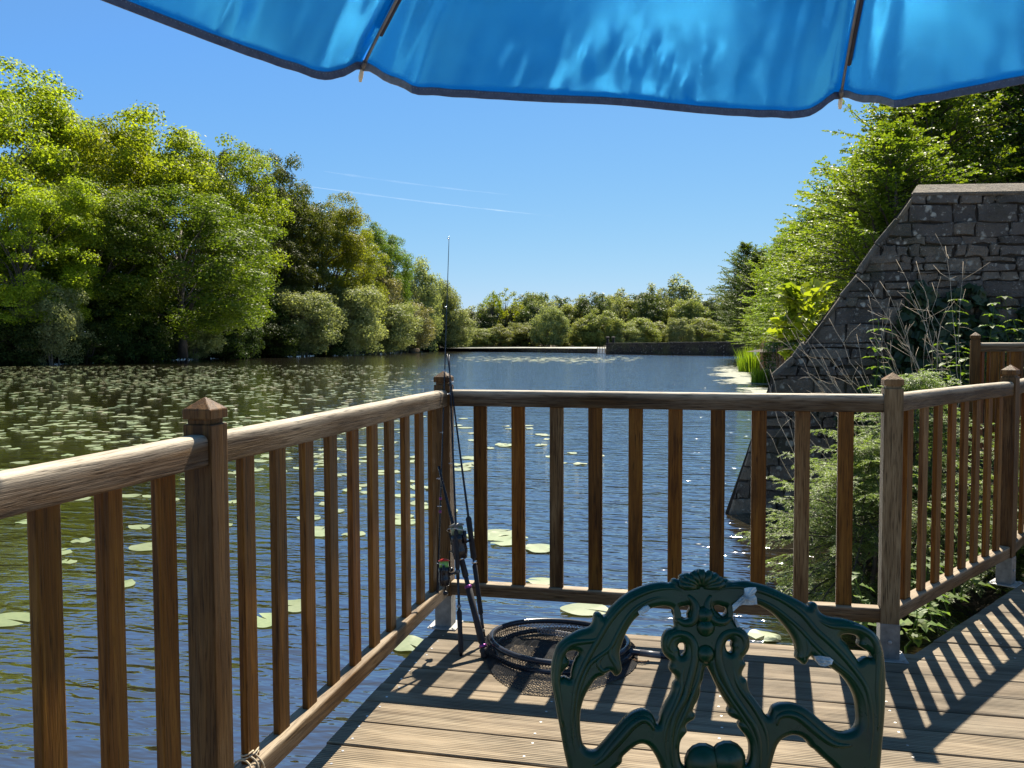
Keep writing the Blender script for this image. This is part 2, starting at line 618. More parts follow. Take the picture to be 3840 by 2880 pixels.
DEADIVY = m_plain('dead_ivy', (.22, .13, .07), .9, 0, 20, .5)
PAD = m_leaf('lily_pad', (.10, .16, .055), (.20, .245, .105), .12, 8., .6, (.19, .17, .075))
STONE = m_stone('buttress_stone', (.185, .165, .145), (.55, .54, .47), 1.0, 1., (.045, .05, .016))
COPING = m_stone('coping_stone', (.20, .175, .14), (.36, .34, .28), .6, 1.5, (.10, .09, .05))
MORTAR = m_stone('dark_mortar', (.06, .052, .044), (.1, .1, .09), .3, 1.)
FARSTONE = m_stone('far_wall_stone', (.035, .033, .033), (.30, .30, .29), .7, .25)
SOIL = m_stone('bank_soil', (.06, .045, .03), (.10, .09, .05), .5, .6, (.04, .05, .02))
BED = m_plain('ground', (.07, .06, .035), .95)
ALGAE = m_leaf('floating_algae', (.24, .26, .17), (.42, .43, .33), .1, 3.)
POOL = m_plain('upper_pool_weed', (.21, .22, .17), .5, 0, .3, .35)
LOGM = m_bark('log', (.36, .25, .14))
WHITEW = m_plain('white_water', (.75, .76, .76), .4)

# ------------------------------------------------------------------ ground, water, banks
g = mesh_obj('ground', [(-4000, -4000, -2.4), (4000, -4000, -2.4), (4000, 4000, -2.4), (-4000, 4000, -2.4)], [(0, 1, 2, 3)], BED)
tag(g, kind='structure')
wt = mesh_obj('water', [(-900, -60, WATER), (900, -60, WATER), (900, 900, WATER), (-900, 900, WATER)], [(0, 1, 2, 3)], WATER_M)
tag(wt, kind='structure')


def bank(name, shore, inward, top=.35, width=60., far_z=2.5):
    """a bank that rises out of the water along a shore line"""
    V, Fc = [], []
    n = len(shore)
    steps = [(-1.2, WATER - .5), (0, WATER - .02), (.5, WATER + .25), (2.5, top), (width * .3, top + (far_z - top) * .4), (width, far_z)]
    for i, p in enumerate(shore):
        for d, z in steps:
            q = np.array(p[:2]) + np.array(inward[i]) * d
            V.append((q[0] + rng.normal(0, .12), q[1] + rng.normal(0, .12), z + (rng.normal(0, .06) if d > 0 else 0)))
    k = len(steps)
    for i in range(n - 1):
        for j in range(k - 1):
            a = i * k + j
            Fc.append((a, a + 1, a + 1 + k, a + k))
    o = mesh_obj(name, V, Fc, SOIL, smooth=True)
    return tag(o, kind='structure')


def densify(P, k=8):
    out = []
    for a, b in zip(P[:-1], P[1:]):
        for i in range(k): out.append(np.array(a) + (np.array(b) - np.array(a)) * i / k)
    out.append(np.array(P[-1]))
    return out


lsh = [lat(-95, 40)] + [on_z(x, y, WATER) for x, y in ((-150, 791), (0, 786), (130, 783), (260, 779.5), (400, 774), (520, 770.5), (620, 767.5), (790, 764.5), (880, 760), (965, 757.5))] + [lat(-16, 240)]
lsh = densify(lsh, 6)
inw = []
for i in range(len(lsh)):
    a, b = lsh[max(i - 1, 0)], lsh[min(i + 1, len(lsh) - 1)]
    d = (b - a)[:2]
    nrm = np.array([-d[1], d[0]]) / np.linalg.norm(d)
    inw.append(nrm)
bank('bank', lsh, inw, .3, 90., 3.)
fsh = densify([lat(-70, 226), lat(-10, 236), lat(40, 232), lat(110, 215)], 8)
bank('bank', fsh, [np.array([-_sy, _cy])] * len(fsh), .4, 160., 3.)

# right hand bank: the ground by the walkway and behind the retaining walls
def heightfield(name, pts, mat):
    pass


# ------------------------------------------------------------------ sky trails
def contrail(a, b, dist, w0, w1, thick, label):
    CON = NM('contrail_vapour')
    tr_ = CON.n('ShaderNodeBsdfTransparent')
    df_ = CON.n('ShaderNodeBsdfTranslucent')
    df_.inputs[0].default_value = (.95, .95, .95, 1)
    mx_ = CON.n('ShaderNodeMixShader')
    CON.l(CON.math('MULTIPLY', CON.ramp(CON.noise(CON.coord(), .0035, 5), [(.3, .05), (.7, 1.)]), thick), mx_.inputs[0])
    CON.l(tr_.outputs[0], mx_.inputs[1])
    CON.l(df_.outputs[0], mx_.inputs[2])
    CON.done(mx_.outputs[0])
    n = 40
    P = [at(a[0] + (b[0] - a[0]) * t, a[1] + (b[1] - a[1]) * t + 3 * math.sin(t * 3.1), dist) + rng.normal(size=3) * .8 for t in np.linspace(0, 1, n)]
    rad = [max(.6, (w0 + (w1 - w0) * t) * (1 + .25 * math.sin(t * 23 + w0) + .15 * math.sin(t * 51)) * min(1, .2 + (1 - t) * 6, .2 + t * 5)) for t in np.linspace(0, 1, n)]
    o = MB().tube(P, rad, 8).build('contrail', CON.m, None, True)
    tag(o, label, 'contrail', 'contrails in the sky')


contrail((655, 401), (1197, 467), 9000, 9., 4.2, .055, 'longer, brighter thin white contrail in the blue sky')
contrail((700, 370), (1105, 421), 9000, 11., 5., .02, 'shorter, fainter white contrail above the longer one')

# ------------------------------------------------------------------ deck
LX = 1.927
FD = np.array([2.775 - LX, 1.30])           # right railing direction
FLEN = float(np.linalg.norm(FD))
FANG = math.atan2(FD[1], FD[0])
deck = empty('deck')
tag(deck, kind='structure')
mb = MB()
sc_b = MB()
y = .062
first = True
k = 0
ys = [(.0035, .062)] + [(-.1735 * (i + 1) + .005, -.1735 * i - .005) for i in range(36)] + [(.066 + .1735 * i, .066 + .1735 * (i + 1) - .007) for i in range(0, 26)]
for (ya, yb) in ys:
    xl = -.038 + random.uniform(-.006, .006)
    xr = 9.
    if ya > .06 - 1e-6:
        t0 = ya / FD[1]
        t1 = yb / FD[1]
        x0a, x0b = LX + .075 + FD[0] * t0, LX + .075 + FD[0] * t1
        if ya > 2.2:
            x0a = x0b = LX + .075 + FD[0] * 2.2 / FD[1] + (ya - 2.2) * .2
    else:
        x0a = x0b = xl
    if ya < .0 and ya > -1: xr = 9
    zt = random.uniform(-.002, .002)
    c = .004
    V = [(x0a, ya, -.028), (xr, ya, -.028), (xr, yb, -.028), (x0b, yb, -.028),
         (x0a, ya, zt - c), (xr, ya, zt - c), (xr, yb, zt - c), (x0b, yb, zt - c),
         (x0a + c, ya + c, zt), (xr, ya + c, zt), (xr, yb - c, zt), (x0b + c, yb - c, zt)]
    mb.add(V, [(0, 3, 2, 1), (0, 1, 5, 4), (1, 2, 6, 5), (2, 3, 7, 6), (3, 0, 4, 7), (4, 5, 9, 8), (5, 6, 10, 9), (6, 7, 11, 10), (7, 4, 8, 11), (8, 9, 10, 11)])
    for xs in (.03, .63, 1.23, 1.83, 2.43, 3.03):
        for yy in ((ya + .035), (yb - .035)):
            if xs > max(x0a, x0b) + .02 and yb - ya > .1:
                px, py = xs + random.uniform(-.012, .012), yy + random.uniform(-.006, .006)
                V = [(px + .0045 * math.cos(a), py + .0045 * math.sin(a), zt + .0012) for a in np.linspace(0, 2 * math.pi, 9)[:-1]]
                sc_b.add(V, [tuple(range(8))])
mb.build('boards', DECK, deck)
sc_b.build('screws', SCREW, deck)
mb = MB()
for xs in np.arange(.03, 9, .6):
    ymax = .05 if xs < LX else min(.05 + (xs - LX - .15) * FD[1] / FD[0], 4)
    mb.box((xs - .035, -6.2, -.2), (xs + .035, ymax - .02, -.0285))
for xs in (.09, 1.9, 3.9, 6):
    for yy in (-.15, -2.1, -4.1):
        mb.tube([(xs + .08, yy, -2.3), (xs + .08, yy, -.2)], .07, 10)
mb.build('joists', W_LOWER, deck)

# ------------------------------------------------------------------ railings
ZT, ZT0, ZL1, ZL0 = 1.10, 1.026, .2115, .151
PW = .0368   # half post


def post(parent, x, worn=False, foot=True, z0=0., bottom=None, plate_rot=0.):
    m = W_POST2 if worn else W_POST
    mb = MB()
    b = .145 if bottom is None else bottom
    mb.box((x - PW, -PW, b), (x + PW, PW, 1.1245), .003)
    mb.box((x - PW + .008, -PW + .008, 1.1245), (x + PW - .008, PW - .008, 1.137))
    p = mb.build('post', m, parent)
    cap = MB()
    e = PW + .001
    V = [(x + sx * e, sy * e, 1.137) for sx, sy in ((-1, -1), (1, -1), (1, 1), (-1, 1))]
    V += [(x + sx * (e), sy * (e), 1.160) for sx, sy in ((-1, -1), (1, -1), (1, 1), (-1, 1))]
    V += [(x, 0, 1.190)]
    cap.add(V, [(3, 2, 1, 0), (0, 1, 5, 4), (1, 2, 6, 5), (2, 3, 7, 6), (3, 0, 4, 7), (4, 5, 8), (5, 6, 8), (6, 7, 8), (7, 4, 8)])
    c = cap.build('cap', m, p)
    md = c.modifiers.new('b', 'BEVEL')
    md.width = .0025
    md.segments = 2
    if foot:
        f = MB()
        f.box((x - PW - .002, -PW - .002, .004), (x + PW + .002, PW + .002, .15), .002)
        fo = f.build('steel_foot', STEEL, p)
        pl = MB()
        pl.box((x - .068, -.068, .0), (x + .068, .068, .005), .001)
        for sx, sy in ((-1, -1), (1, -1), (1, 1), (-1, 1)):
            pl.lathe([(.009, 0), (.009, .004), (.004, .006)], 8, (x + sx * .055, sy * .055, .005))
        pl.lathe([(.008, 0), (.008, .004), (.003, .006)], 8, (x, -PW - .002, .075), (0, -1, 0))
        pl.build('base_plate', STEEL_W, p)
    return p


def rail_profile(h0, h1, half, rnd):
    P = [(-half, h0 + .004), (-half + .004, h0), (half - .004, h0), (half, h0 + .004)]
    n = 4
    for i in range(n + 1):
        a = math.pi / 2 * i / n
        P.append((half - rnd + rnd * math.cos(a), h1 - rnd + rnd * math.sin(a)))
    for i in range(n + 1):
        a = math.pi / 2 + math.pi / 2 * i / n
        P.append((-half + rnd + rnd * math.cos(a), h1 - rnd + rnd * math.sin(a)))
    return P


def span(parent, x0, x1, n, worn=(), bow=.003, lo=True):
    a, b = x0 + PW, x1 - PW
    ph = random.uniform(0, 6)
    bw = lambda x: (bow * math.sin((x - a) / (b - a) * math.pi), .6 * bow * math.sin((x - a) * 2.3 + ph))
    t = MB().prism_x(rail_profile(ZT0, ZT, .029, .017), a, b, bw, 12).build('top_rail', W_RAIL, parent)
    smooth_angle(t, 30)
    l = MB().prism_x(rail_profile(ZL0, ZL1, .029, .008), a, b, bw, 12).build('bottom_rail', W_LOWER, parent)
    smooth_angle(l, 30)
    for i in range(1, n + 1):
        x = x0 + (x1 - x0) * i / (n + 1) + random.uniform(-.0025, .0025)
        mb = MB()
        tw = random.uniform(-.0015, .0015)
        mb.box((-.031 + random.uniform(-.001, .001), -.0105, ZL1 - .004), (.031, .0105, ZT0 + .002), .003)
        o = mb.build('baluster', W_BAL2 if i in worn else W_BAL, parent)
        o.location = (x, tw, 0)
        o.rotation_euler = (0, random.uniform(-.002, .002), random.uniform(-.02, .02))
    return t


# left: runs toward the viewer from the corner post.  local x along -Y ; local -y faces ... rotate so local x -> world -Y
rl = empty('timber_railing', (0, 0, 0), R(-90))
tag(rl, 'weathered wooden railing along the water on the left, coming towards the viewer', 'railing', 'wooden railings of the deck')
post(rl, 0.)
post(rl, 1.931, bottom=.145)
post(rl, 3.862)
span(rl, 0, 1.931, 10)
span(rl, 1.931, 3.862, 10)
rf = empty('timber_railing', (0, 0, 0), 0)
tag(rf, 'straight wooden railing across the front of the deck, behind the chair', 'railing', 'wooden railings of the deck')
post(rf, LX, worn=True)
span(rf, 0, LX, 10, worn=(3, 9))
rr = empty('timber_railing', (LX, 0, 0), FANG)
tag(rr, 'short wooden railing running diagonally away from the grey worn post', 'railing', 'wooden railings of the deck')
post(rr, FLEN)
span(rr, 0, FLEN, 8, worn=(2,))
# beyond the third post, turned a little
p3 = np.array([LX, 0]) + FD
rn_ = empty('timber_railing', (p3[0], p3[1], 0), FANG + R(5))
tag(rn_, 'wooden railing continuing past the third post and out of the picture', 'railing', 'wooden railings of the deck')
post(rn_, 1.7)
span(rn_, 0, 1.7, 8)
# the raised railing with a corner post in front of the old wall
P4 = at(2107, 730, 7.0)
zoff = 1.19 - (at(2107, 717, 7.0)[2])
P4z = -zoff
Q1 = at(2330, 757, 6.7)
Q2 = at(2300, 735, 8.6)


def raised(name, q, label, with_post):
    d = q[:2] - P4[:2]
    L = float(np.linalg.norm(d))
    e = empty(name, (P4[0], P4[1], P4z), math.atan2(d[1], d[0]))
    tag(e, label, 'railing', 'wooden railings of the deck')
    if with_post:
        post(e, 0., foot=False, bottom=-.35)
    span(e, 0, L, max(3, int(L / .17)))
    return e


raised('timber_railing', Q1, 'raised wooden railing with corner post standing before the stone buttress', True)
raised('timber_railing', Q2, 'far wooden railing meeting the raised corner post from behind', False)

# twine on the left railing
mb = MB()
for kx, r0 in ((0, .0), (1, .004), (2, .002)):
    P = []
    yb_ = -1.931 + 1.931 / 11 * .95 + .03 * kx - .03
    for a in np.linspace(0, 2 * math.pi, 22):
        P.append((.034 * math.cos(a) * 1.0, yb_ + .012 * math.sin(a * 2 + kx) - .02 * math.cos(a), .185 + .042 * math.sin(a) + r0))
    mb.tube(P, .0026, 6)
P = [(.0125 * math.cos(a) * 1.1, -1.931 + 1.931 / 11 + .036 * math.sin(a), .222 + .012 * a / 9) for a in np.linspace(0, 12.4, 60)]
mb.tube(P, .0026, 6)
o = mb.build('twine', TWINE, None, True)
tag(o, 'loop of pale twine tied round the foot of a baluster', 'twine')

# ------------------------------------------------------------------ chair
def cl(x, y): return ((2040 + x * .4521) / K, (2130 + y * .4521) / K)
def cr(x, y): return ((2650 + x * .4521) / K, (2130 + y * .4521) / K)


OUT = [cl(*p) for p in [(260, 1960), (225, 1800), (200, 1659), (165, 1500), (135, 1330), (110, 1200), (90, 1080), (70, 980), (62, 880), (64, 800), (80, 720), (110, 640), (160, 590), (220, 550), (300, 510), (375, 487), (398, 455), (410, 410), (415, 382), (435, 365), (470, 378), (492, 402), (540, 340), (600, 280), (680, 215), (780, 165), (880, 130), (980, 118), (1048, 120), (1060, 95), (1085, 88), (1112, 98), (1122, 66), (1150, 50), (1180, 44), (1213, 52), (1240, 33), (1265, 16), (1285, 10), (1310, 18), (1335, 36), (1360, 42), (1390, 33), (1420, 45), (1446, 68), (1462, 76)]]
OUT += [cr(*p) for p in [(140, 85), (165, 92), (176, 110), (300, 105), (400, 125), (500, 150), (600, 195), (700, 240), (795, 290), (838, 318), (850, 292), (880, 283), (903, 300), (915, 340), (940, 372), (1020, 405), (1120, 417), (1230, 450), (1330, 500), (1400, 560), (1435, 640), (1455, 750), (1465, 880), (1465, 1050), (1455, 1250), (1440, 1420), (1420, 1659), (1400, 1800), (1365, 1960)]]
HOLES = [
    [cl(*p) for p in [(860, 338), (920, 320), (1000, 310), (1058, 330), (1080, 370), (1075, 430), (1078, 488), (1020, 512), (985, 560), (975, 620), (985, 690), (1010, 730), (1048, 765), (1035, 812), (1047, 850), (1080, 880), (1094, 920), (1070, 957), (1060, 1010), (1040, 1060), (1000, 1130), (970, 1200), (953, 1275), (932, 1293), (914, 1250), (880, 1195), (830, 1168), (770, 1178), (700, 1215), (640, 1270), (580, 1340), (520, 1410), (460, 1478), (425, 1508), (372, 1508), (330, 1475), (305, 1400), (295, 1300), (297, 1200), (312, 1120), (342, 1040), (390, 960), (440, 902), (490, 885), (530, 846), (557, 852), (585, 884), (610, 880), (638, 845), (634, 790), (625, 750), (622, 690), (642, 620), (670, 545), (702, 482), (742, 425), (795, 378)]],
    [cl(*p) for p in [(182, 702), (222, 678), (270, 682), (287, 694), (265, 740), (240, 800), (225, 860), (212, 916), (196, 912), (168, 897), (138, 903), (143, 870), (170, 830), (200, 790), (203, 765), (184, 738)]],
    [cl(*p) for p in [(1110, 348), (1125, 318), (1160, 312), (1188, 303), (1206, 322), (1199, 350), (1185, 380), (1188, 410), (1160, 413), (1125, 390)]],
    [cl(*p) for p in [(1102, 640), (1130, 610), (1158, 622), (1170, 650), (1165, 690), (1150, 716), (1130, 723), (1116, 700), (1116, 670)]],
    [cl(*p) for p in [(1342, 808), (1316, 860), (1308, 915), (1287, 970), (1285, 1030), (1268, 1082), (1237, 1140), (1227, 1180), (1246, 1212), (1236, 1240), (1182, 1275), (1167, 1302), (1179, 1340), (1160, 1372), (1130, 1412), (1116, 1480), (1121, 1560), (1141, 1620), (1172, 1642), (1192, 1600), (1222, 1537), (1270, 1512), (1330, 1517), (1380, 1552), (1410, 1588)]] + [cr(*p) for p in [(88, 1522), (140, 1487), (185, 1482), (240, 1512), (280, 1572), (302, 1618), (322, 1622), (345, 1580), (354, 1500), (344, 1430), (310, 1372), (268, 1322), (257, 1290), (268, 1262), (230, 1242), (182, 1215), (167, 1180), (178, 1147), (150, 1100), (110, 1032), (75, 962), (38, 882), (12, 832)]],
    [cr(*p) for p in [(202, 332), (240, 303), (320, 292), (400, 297), (470, 326), (540, 371), (600, 430), (650, 490), (692, 550), (725, 620), (740, 690), (737, 740), (770, 773), (797, 792), (822, 770), (850, 722), (875, 738), (910, 775), (975, 792), (1040, 831), (1100, 875), (1158, 940), (1200, 1010), (1230, 1090), (1244, 1180), (1244, 1280), (1218, 1330), (1170, 1354), (1100, 1359), (1030, 1331), (950, 1271), (880, 1211), (800, 1152), (720, 1122), (650, 1117), (580, 1127), (541, 1152), (526, 1190), (505, 1223), (480, 1213), (440, 1150), (390, 1080), (341, 1010), (330, 960), (316, 917), (292, 898), (281, 870), (299, 820), (314, 788), (287, 745), (312, 710), (340, 660), (345, 600), (326, 540), (290, 502), (247, 478), (225, 440), (207, 400), (214, 362)]],
    [cr(*p) for p in [(1098, 555), (1130, 541), (1190, 542), (1248, 566), (1258, 592), (1251, 630), (1290, 660), (1338, 690), (1361, 720), (1350, 743), (1320, 735), (1270, 755), (1247, 772), (1226, 740), (1190, 690), (1150, 630)]],
    [cr(*p) for p in [(52, 312), (82, 303), (120, 312), (149, 322), (159, 360), (140, 388), (120, 398), (100, 378), (63, 345)]],
    [cr(*p) for p in [(150, 612), (180, 587), (204, 602), (200, 640), (211, 670), (195, 698), (170, 693), (151, 660)]],
    [cl(*p) for p in [(970, 1659), (940, 1580), (900, 1512), (850, 1457), (790, 1447), (730, 1480), (682, 1520), (645, 1560), (640, 1600), (600, 1640), (555, 1690), (600, 1800), (760, 1840), (900, 1825), (980, 1750)]],
    [cr(*p) for p in [(516, 1659), (530, 1600), (551, 1520), (590, 1432), (650, 1387), (720, 1374), (790, 1400), (830, 1440), (850, 1472), (880, 1492), (940, 1550), (1010, 1610), (1058, 1659), (1100, 1730), (1000, 1810), (760, 1850), (600, 1820), (520, 1740)]],
]
CH0 = at(1552, 1450, 1.40)                # a point in the plane of the chair back
CN = Vector(((_sy) * math.cos(R(9)), -_cy * math.cos(R(9)), math.sin(R(9))))   # faces the viewer, leaning back
CXA = Vector((_cy, _sy, 0))
CYA = CN.cross(CXA).normalized()


def chair_uv(p):
    d = Vector(ray(*p))
    c = Vector(CAM)
    t = (Vector(CH0) - c).dot(CN) / d.dot(CN)
    q = c + d * t - Vector(CH0)
    return q.dot(CXA), q.dot(CYA)


def chair_pt(uv, z=0.):
    return Vector(CH0) + CXA * uv[0] + CYA * uv[1] + CN * z


chair = empty('garden_chair', (CH0[0], CH0[1], 0))
tag(chair, 'ornate dark green cast metal garden chair with scrolled back', 'chair')


def child(o, parent):     # parent without moving
    o.parent = parent
    o.matrix_parent_inverse = Matrix.Translation(-Vector(parent.location))
    return o


cu = bpy.data.curves.new('back', 'CURVE')
cu.dimensions = '2D'
cu.fill_mode = 'BOTH'
cu.extrude = .0045
cu.bevel_depth = .0095
cu.bevel_resolution = 3
cu.offset = -.0088
cu.resolution_u = 3
for loop in [OUT] + HOLES:
    s = cu.splines.new('BEZIER')
    s.bezier_points.add(len(loop) - 1)
    for bp, p in zip(s.bezier_points, loop):
        u, v = chair_uv(p)
        bp.co = (u, v, 0)
        bp.handle_left_type = bp.handle_right_type = 'AUTO'
    s.use_cyclic_u = True
tmp = bpy.data.objects.new('tmpcurve', cu)
COL.objects.link(tmp)
dg = bpy.context.evaluated_depsgraph_get()
me = bpy.data.meshes.new_from_object(tmp.evaluated_get(dg))
bpy.data.objects.remove(tmp)
bpy.data.curves.remove(cu)
me.name = 'back'
me.materials.clear()
me.materials.append(PAINT)
bo = bpy.data.objects.new('back', me)
COL.objects.link(bo)
MX = Matrix(((CXA.x, CYA.x, CN.x, CH0[0]), (CXA.y, CYA.y, CN.y, CH0[1]), (CXA.z, CYA.z, CN.z, CH0[2]), (0, 0, 0, 1)))
me.transform(MX)
me.transform(Matrix.Translation(-chair.location))
bo.parent = chair
smooth_angle(bo, 60)
# raised flutes and scrolls cast on the face of the back
FL = [
    ([cl(*p) for p in [(1180, 215), (1080, 165), (950, 165), (830, 195), (700, 260), (600, 350), (520, 450), (455, 560), (380, 690), (310, 830), (262, 960), (240, 1100), (225, 1250), (235, 1400), (262, 1600)]], .006),
    ([cl(*p) for p in [(1060, 245), (950, 235), (850, 262), (740, 330), (660, 430), (600, 540), (540, 650), (450, 720), (370, 790), (300, 950), (265, 1120), (262, 1300), (290, 1500)]], .005),
    ([cl(*p) for p in [(470, 560), (400, 590), (300, 600), (210, 620), (140, 700), (115, 800), (105, 950), (130, 1100), (160, 1300)]], .007),
    ([cl(*p) for p in [(560, 600), (540, 700), (580, 780), (600, 850)]], .005),
    ([cl(*p) for p in [(500, 700), (440, 770), (480, 840), (540, 820)]], .005),
    ([cl(*p) for p in [(1180, 215), (1235, 280), (1250, 350), (1225, 430), (1150, 450), (1092, 410)]], .0085),
    ([cl(*p) for p in [(1060, 690), (1022, 640), (1040, 570), (1100, 535), (1180, 550), (1230, 620), (1240, 720), (1220, 830), (1190, 940), (1160, 1050), (1090, 1180), (1050, 1320), (1040, 1500), (1060, 1650)]], .008),
    ([cl(*p) for p in [(1150, 780), (1130, 900), (1130, 980), (1080, 1120), (1020, 1250), (990, 1400), (1010, 1600)]], .005),
    ([cl(*p) for p in [(1290, 760), (1270, 900), (1220, 1040), (1160, 1190), (1100, 1330), (1080, 1480)]], .005),
    ([cl(*p) for p in [(900, 1330), (860, 1260), (800, 1240), (720, 1290), (640, 1380), (560, 1470), (480, 1560), (400, 1620)]], .008),
    ([cr(*p) for p in [(10, 215), (120, 160), (260, 150), (400, 175), (540, 225), (660, 290), (780, 380), (880, 500), (990, 600), (1090, 700), (1200, 830), (1290, 960), (1330, 1100), (1345, 1280), (1330, 1500), (1310, 1700)]], .006),
    ([cr(*p) for p in [(140, 240), (260, 225), (400, 250), (530, 310), (650, 400), (760, 500), (840, 590), (940, 690), (1060, 790), (1180, 890), (1270, 1030), (1300, 1180), (1300, 1330), (1240, 1430)]], .005),
    ([cr(*p) for p in [(900, 420), (1000, 470), (1120, 480), (1250, 500), (1350, 570), (1395, 680), (1400, 820), (1390, 980), (1395, 1150), (1390, 1350)]], .007),
    ([cr(*p) for p in [(800, 560), (830, 660), (800, 740)]], .005),
    ([cr(*p) for p in [(20, 215), (-10, 290), (0, 370), (50, 430), (130, 440), (185, 400)]], .0085),
    ([cr(*p) for p in [(255, 700), (300, 640), (285, 560), (215, 520), (130, 545), (90, 620), (80, 720), (105, 830), (150, 940), (210, 1050), (300, 1180), (380, 1300), (420, 1450), (420, 1650)]], .008),
    ([cr(*p) for p in [(200, 790), (220, 900), (270, 1000), (350, 1110), (430, 1240), (480, 1380), (480, 1560)]], .005),
    ([cr(*p) for p in [(40, 760), (70, 880), (130, 990), (200, 1100), (290, 1230), (370, 1370)]], .005),
    ([cr(*p) for p in [(560, 1290), (580, 1220), (650, 1195), (740, 1220), (850, 1310), (960, 1400), (1060, 1450), (1180, 1450)]], .008),
]
mb = MB()
for P, r in FL:
    pts = [chair_uv(p) for p in P]
    Q = []
    for i in range(len(pts) - 1):
        a = pts[max(i - 1, 0)]; b = pts[i]; c = pts[i + 1]; d = pts[min(i + 2, len(pts) - 1)]
        for t in (0, .33, .66):
            h = lambda k: .5 * (2 * b[k] + (c[k] - a[k]) * t + (2 * a[k] - 5 * b[k] + 4 * c[k] - d[k]) * t * t + (-a[k] + 3 * b[k] - 3 * c[k] + d[k]) * t ** 3)
            Q.append((h(0), h(1)))
    Q.append(pts[-1])
    n = len(Q)
    rad = [r * (.35 + .65 * math.sin(math.pi * (i + .5) / n) ** .6) for i in range(n)]
    mb.tube([chair_pt(q, .0125 - r * .25) - chair.location for q in Q], rad, 8)
# shell crest
cc_ = chair_uv(cl(1292, 158))
for i, a in enumerate(np.linspace(-75, 75, 9)):
    a = R(a)
    L = .030 - .006 * abs(i - 4) / 4
    tip = (cc_[0] + math.sin(a) * L * 1.6, cc_[1] + math.cos(a) * L)
    mb.tube([chair_pt((cc_[0] + (tip[0] - cc_[0]) * t, cc_[1] + (tip[1] - cc_[1]) * t), .011 + .006 * math.sin(t * 2.4)) - chair.location for t in (0.1, .4, .7, 1)], [.003, .006, .008, .005], 8)
for q in (cl(1325, 480), cl(1325, 700), cl(1320, 380)):
    c = chair_uv(q)
    mb.lathe([(.016, -.002), (.015, .004), (.009, .009), (.002, .011)], 14, chair_pt(c, .011) - chair.location, CN)
for q in (cl(1310, 1600), cr(165, 1580)):
    c = chair_uv(q)
    mb.lathe([(.03, -.004), (.027, .006), (.017, .013), (.003, .016)], 16, chair_pt(c, .008) - chair.location, CN)
o = mb.build('ornament', PAINT, bo, True)
# clear tape / mended places
for outline in ([cr(*p) for p in [(290, 158), (330, 150), (385, 150), (392, 180), (372, 205), (390, 235), (396, 290), (340, 296), (270, 292), (220, 315), (200, 350), (192, 300), (235, 260), (270, 225), (290, 205)]],
                [cr(*p) for p in [(862, 715), (920, 712), (990, 722), (1020, 748), (1005, 780), (950, 798), (910, 790), (885, 762)]],
                [cl(*p) for p in [(768, 350), (815, 308), (850, 296), (868, 318), (850, 345), (800, 370), (785, 385)]],
                [cr(*p) for p in [(212, 400), (240, 430), (256, 465), (235, 480), (216, 445)]]):
    bm = bmesh.new()
    vs = [bm.verts.new(chair_pt(chair_uv(p), .0165 + random.uniform(-.001, .001)) - chair.location) for p in outline]
    cen = sum((v.co for v in vs), Vector()) / len(vs) + CN * .003
    cv = bm.verts.new(cen)
    for a, b in zip(vs, vs[1:] + vs[:1]): bm.faces.new((a, b, cv))
    bmesh.ops.subdivide_edges(bm, edges=bm.edges[:], cuts=2, use_grid_fill=True)
    for v in bm.verts: v.co += CN * random.uniform(-.0016, .0016)
    ex = bmesh.ops.extrude_face_region(bm, geom=bm.faces[:])
    for v in ex['geom']:
        if isinstance(v, bmesh.types.BMVert): v.co -= CN * .006
    bmesh.ops.recalc_face_normals(bm, faces=bm.faces[:])
    me = bpy.data.meshes.new('tape_patch')
    bm.to_mesh(me); bm.free()
    me.materials.append(TAPE)
    tp = bpy.data.objects.new('tape_patch', me)
    COL.objects.link(tp)
    tp.parent = bo
    tag(tp, 'whitish clear tape stuck on the green paint')
# seat and legs (below the picture)
SD = Vector((_sy, -_cy, 0))      # towards the viewer
base = Vector((0, 0, 0))
mb = MB()
ring = [base + CXA * (.25 * math.cos(a)) + SD * (.24 + .22 * math.sin(a)) + Vector((0, 0, .44)) for a in np.linspace(0, 2 * math.pi, 33)]
mb.tube(ring, .013, 8)
for i in range(-5, 6):
    hw = .22 * math.sqrt(max(0, 1 - (i / 6) ** 2))
    mb.tube([base + CXA * (i * .042) + SD * (.24 + t * hw) + Vector((0, 0, .438)) for t in (-1, -.5, 0, .5, 1)], .007, 6)
mb.build('seat', PAINT, chair, True)
for sx in (-1, 1):
    mb = MB().tube([chair_pt(chair_uv(cl(262, 1930) if sx < 0 else cr(1360, 1930)), 0) - chair.location, base + CXA * (.235 * sx) + SD * .03 + Vector((0, 0, .44)), base + CXA * (.22 * sx) - SD * .01 + Vector((0, 0, .25)), base + CXA * (.25 * sx) - SD * .06 + Vector((0, 0, .008))], [.014, .018, .013, .011], 10)
    mb.build('leg', PAINT, chair, True)
    mb = MB().tube([base + CXA * (.2 * sx) + SD * .4 + Vector((0, 0, .44)), base + CXA * (.24 * sx) + SD * .45 + Vector((0, 0, .33)), base + CXA * (.21 * sx) + SD * .44 + Vector((0, 0, .15)), base + CXA * (.235 * sx) + SD * .47 + Vector((0, 0, .008))], [.017, .018, .013, .011], 10)
    mb.build('leg', PAINT, chair, True)

# ------------------------------------------------------------------ parasol
HP = .75
PZ = CAM[2] + HP * (1 + 0)


def pl(x, y, z):            # parasol plan units (HP) in the line-of-view frame
    p = lat(x * HP, y * HP)
    return Vector((p[0], p[1], z))


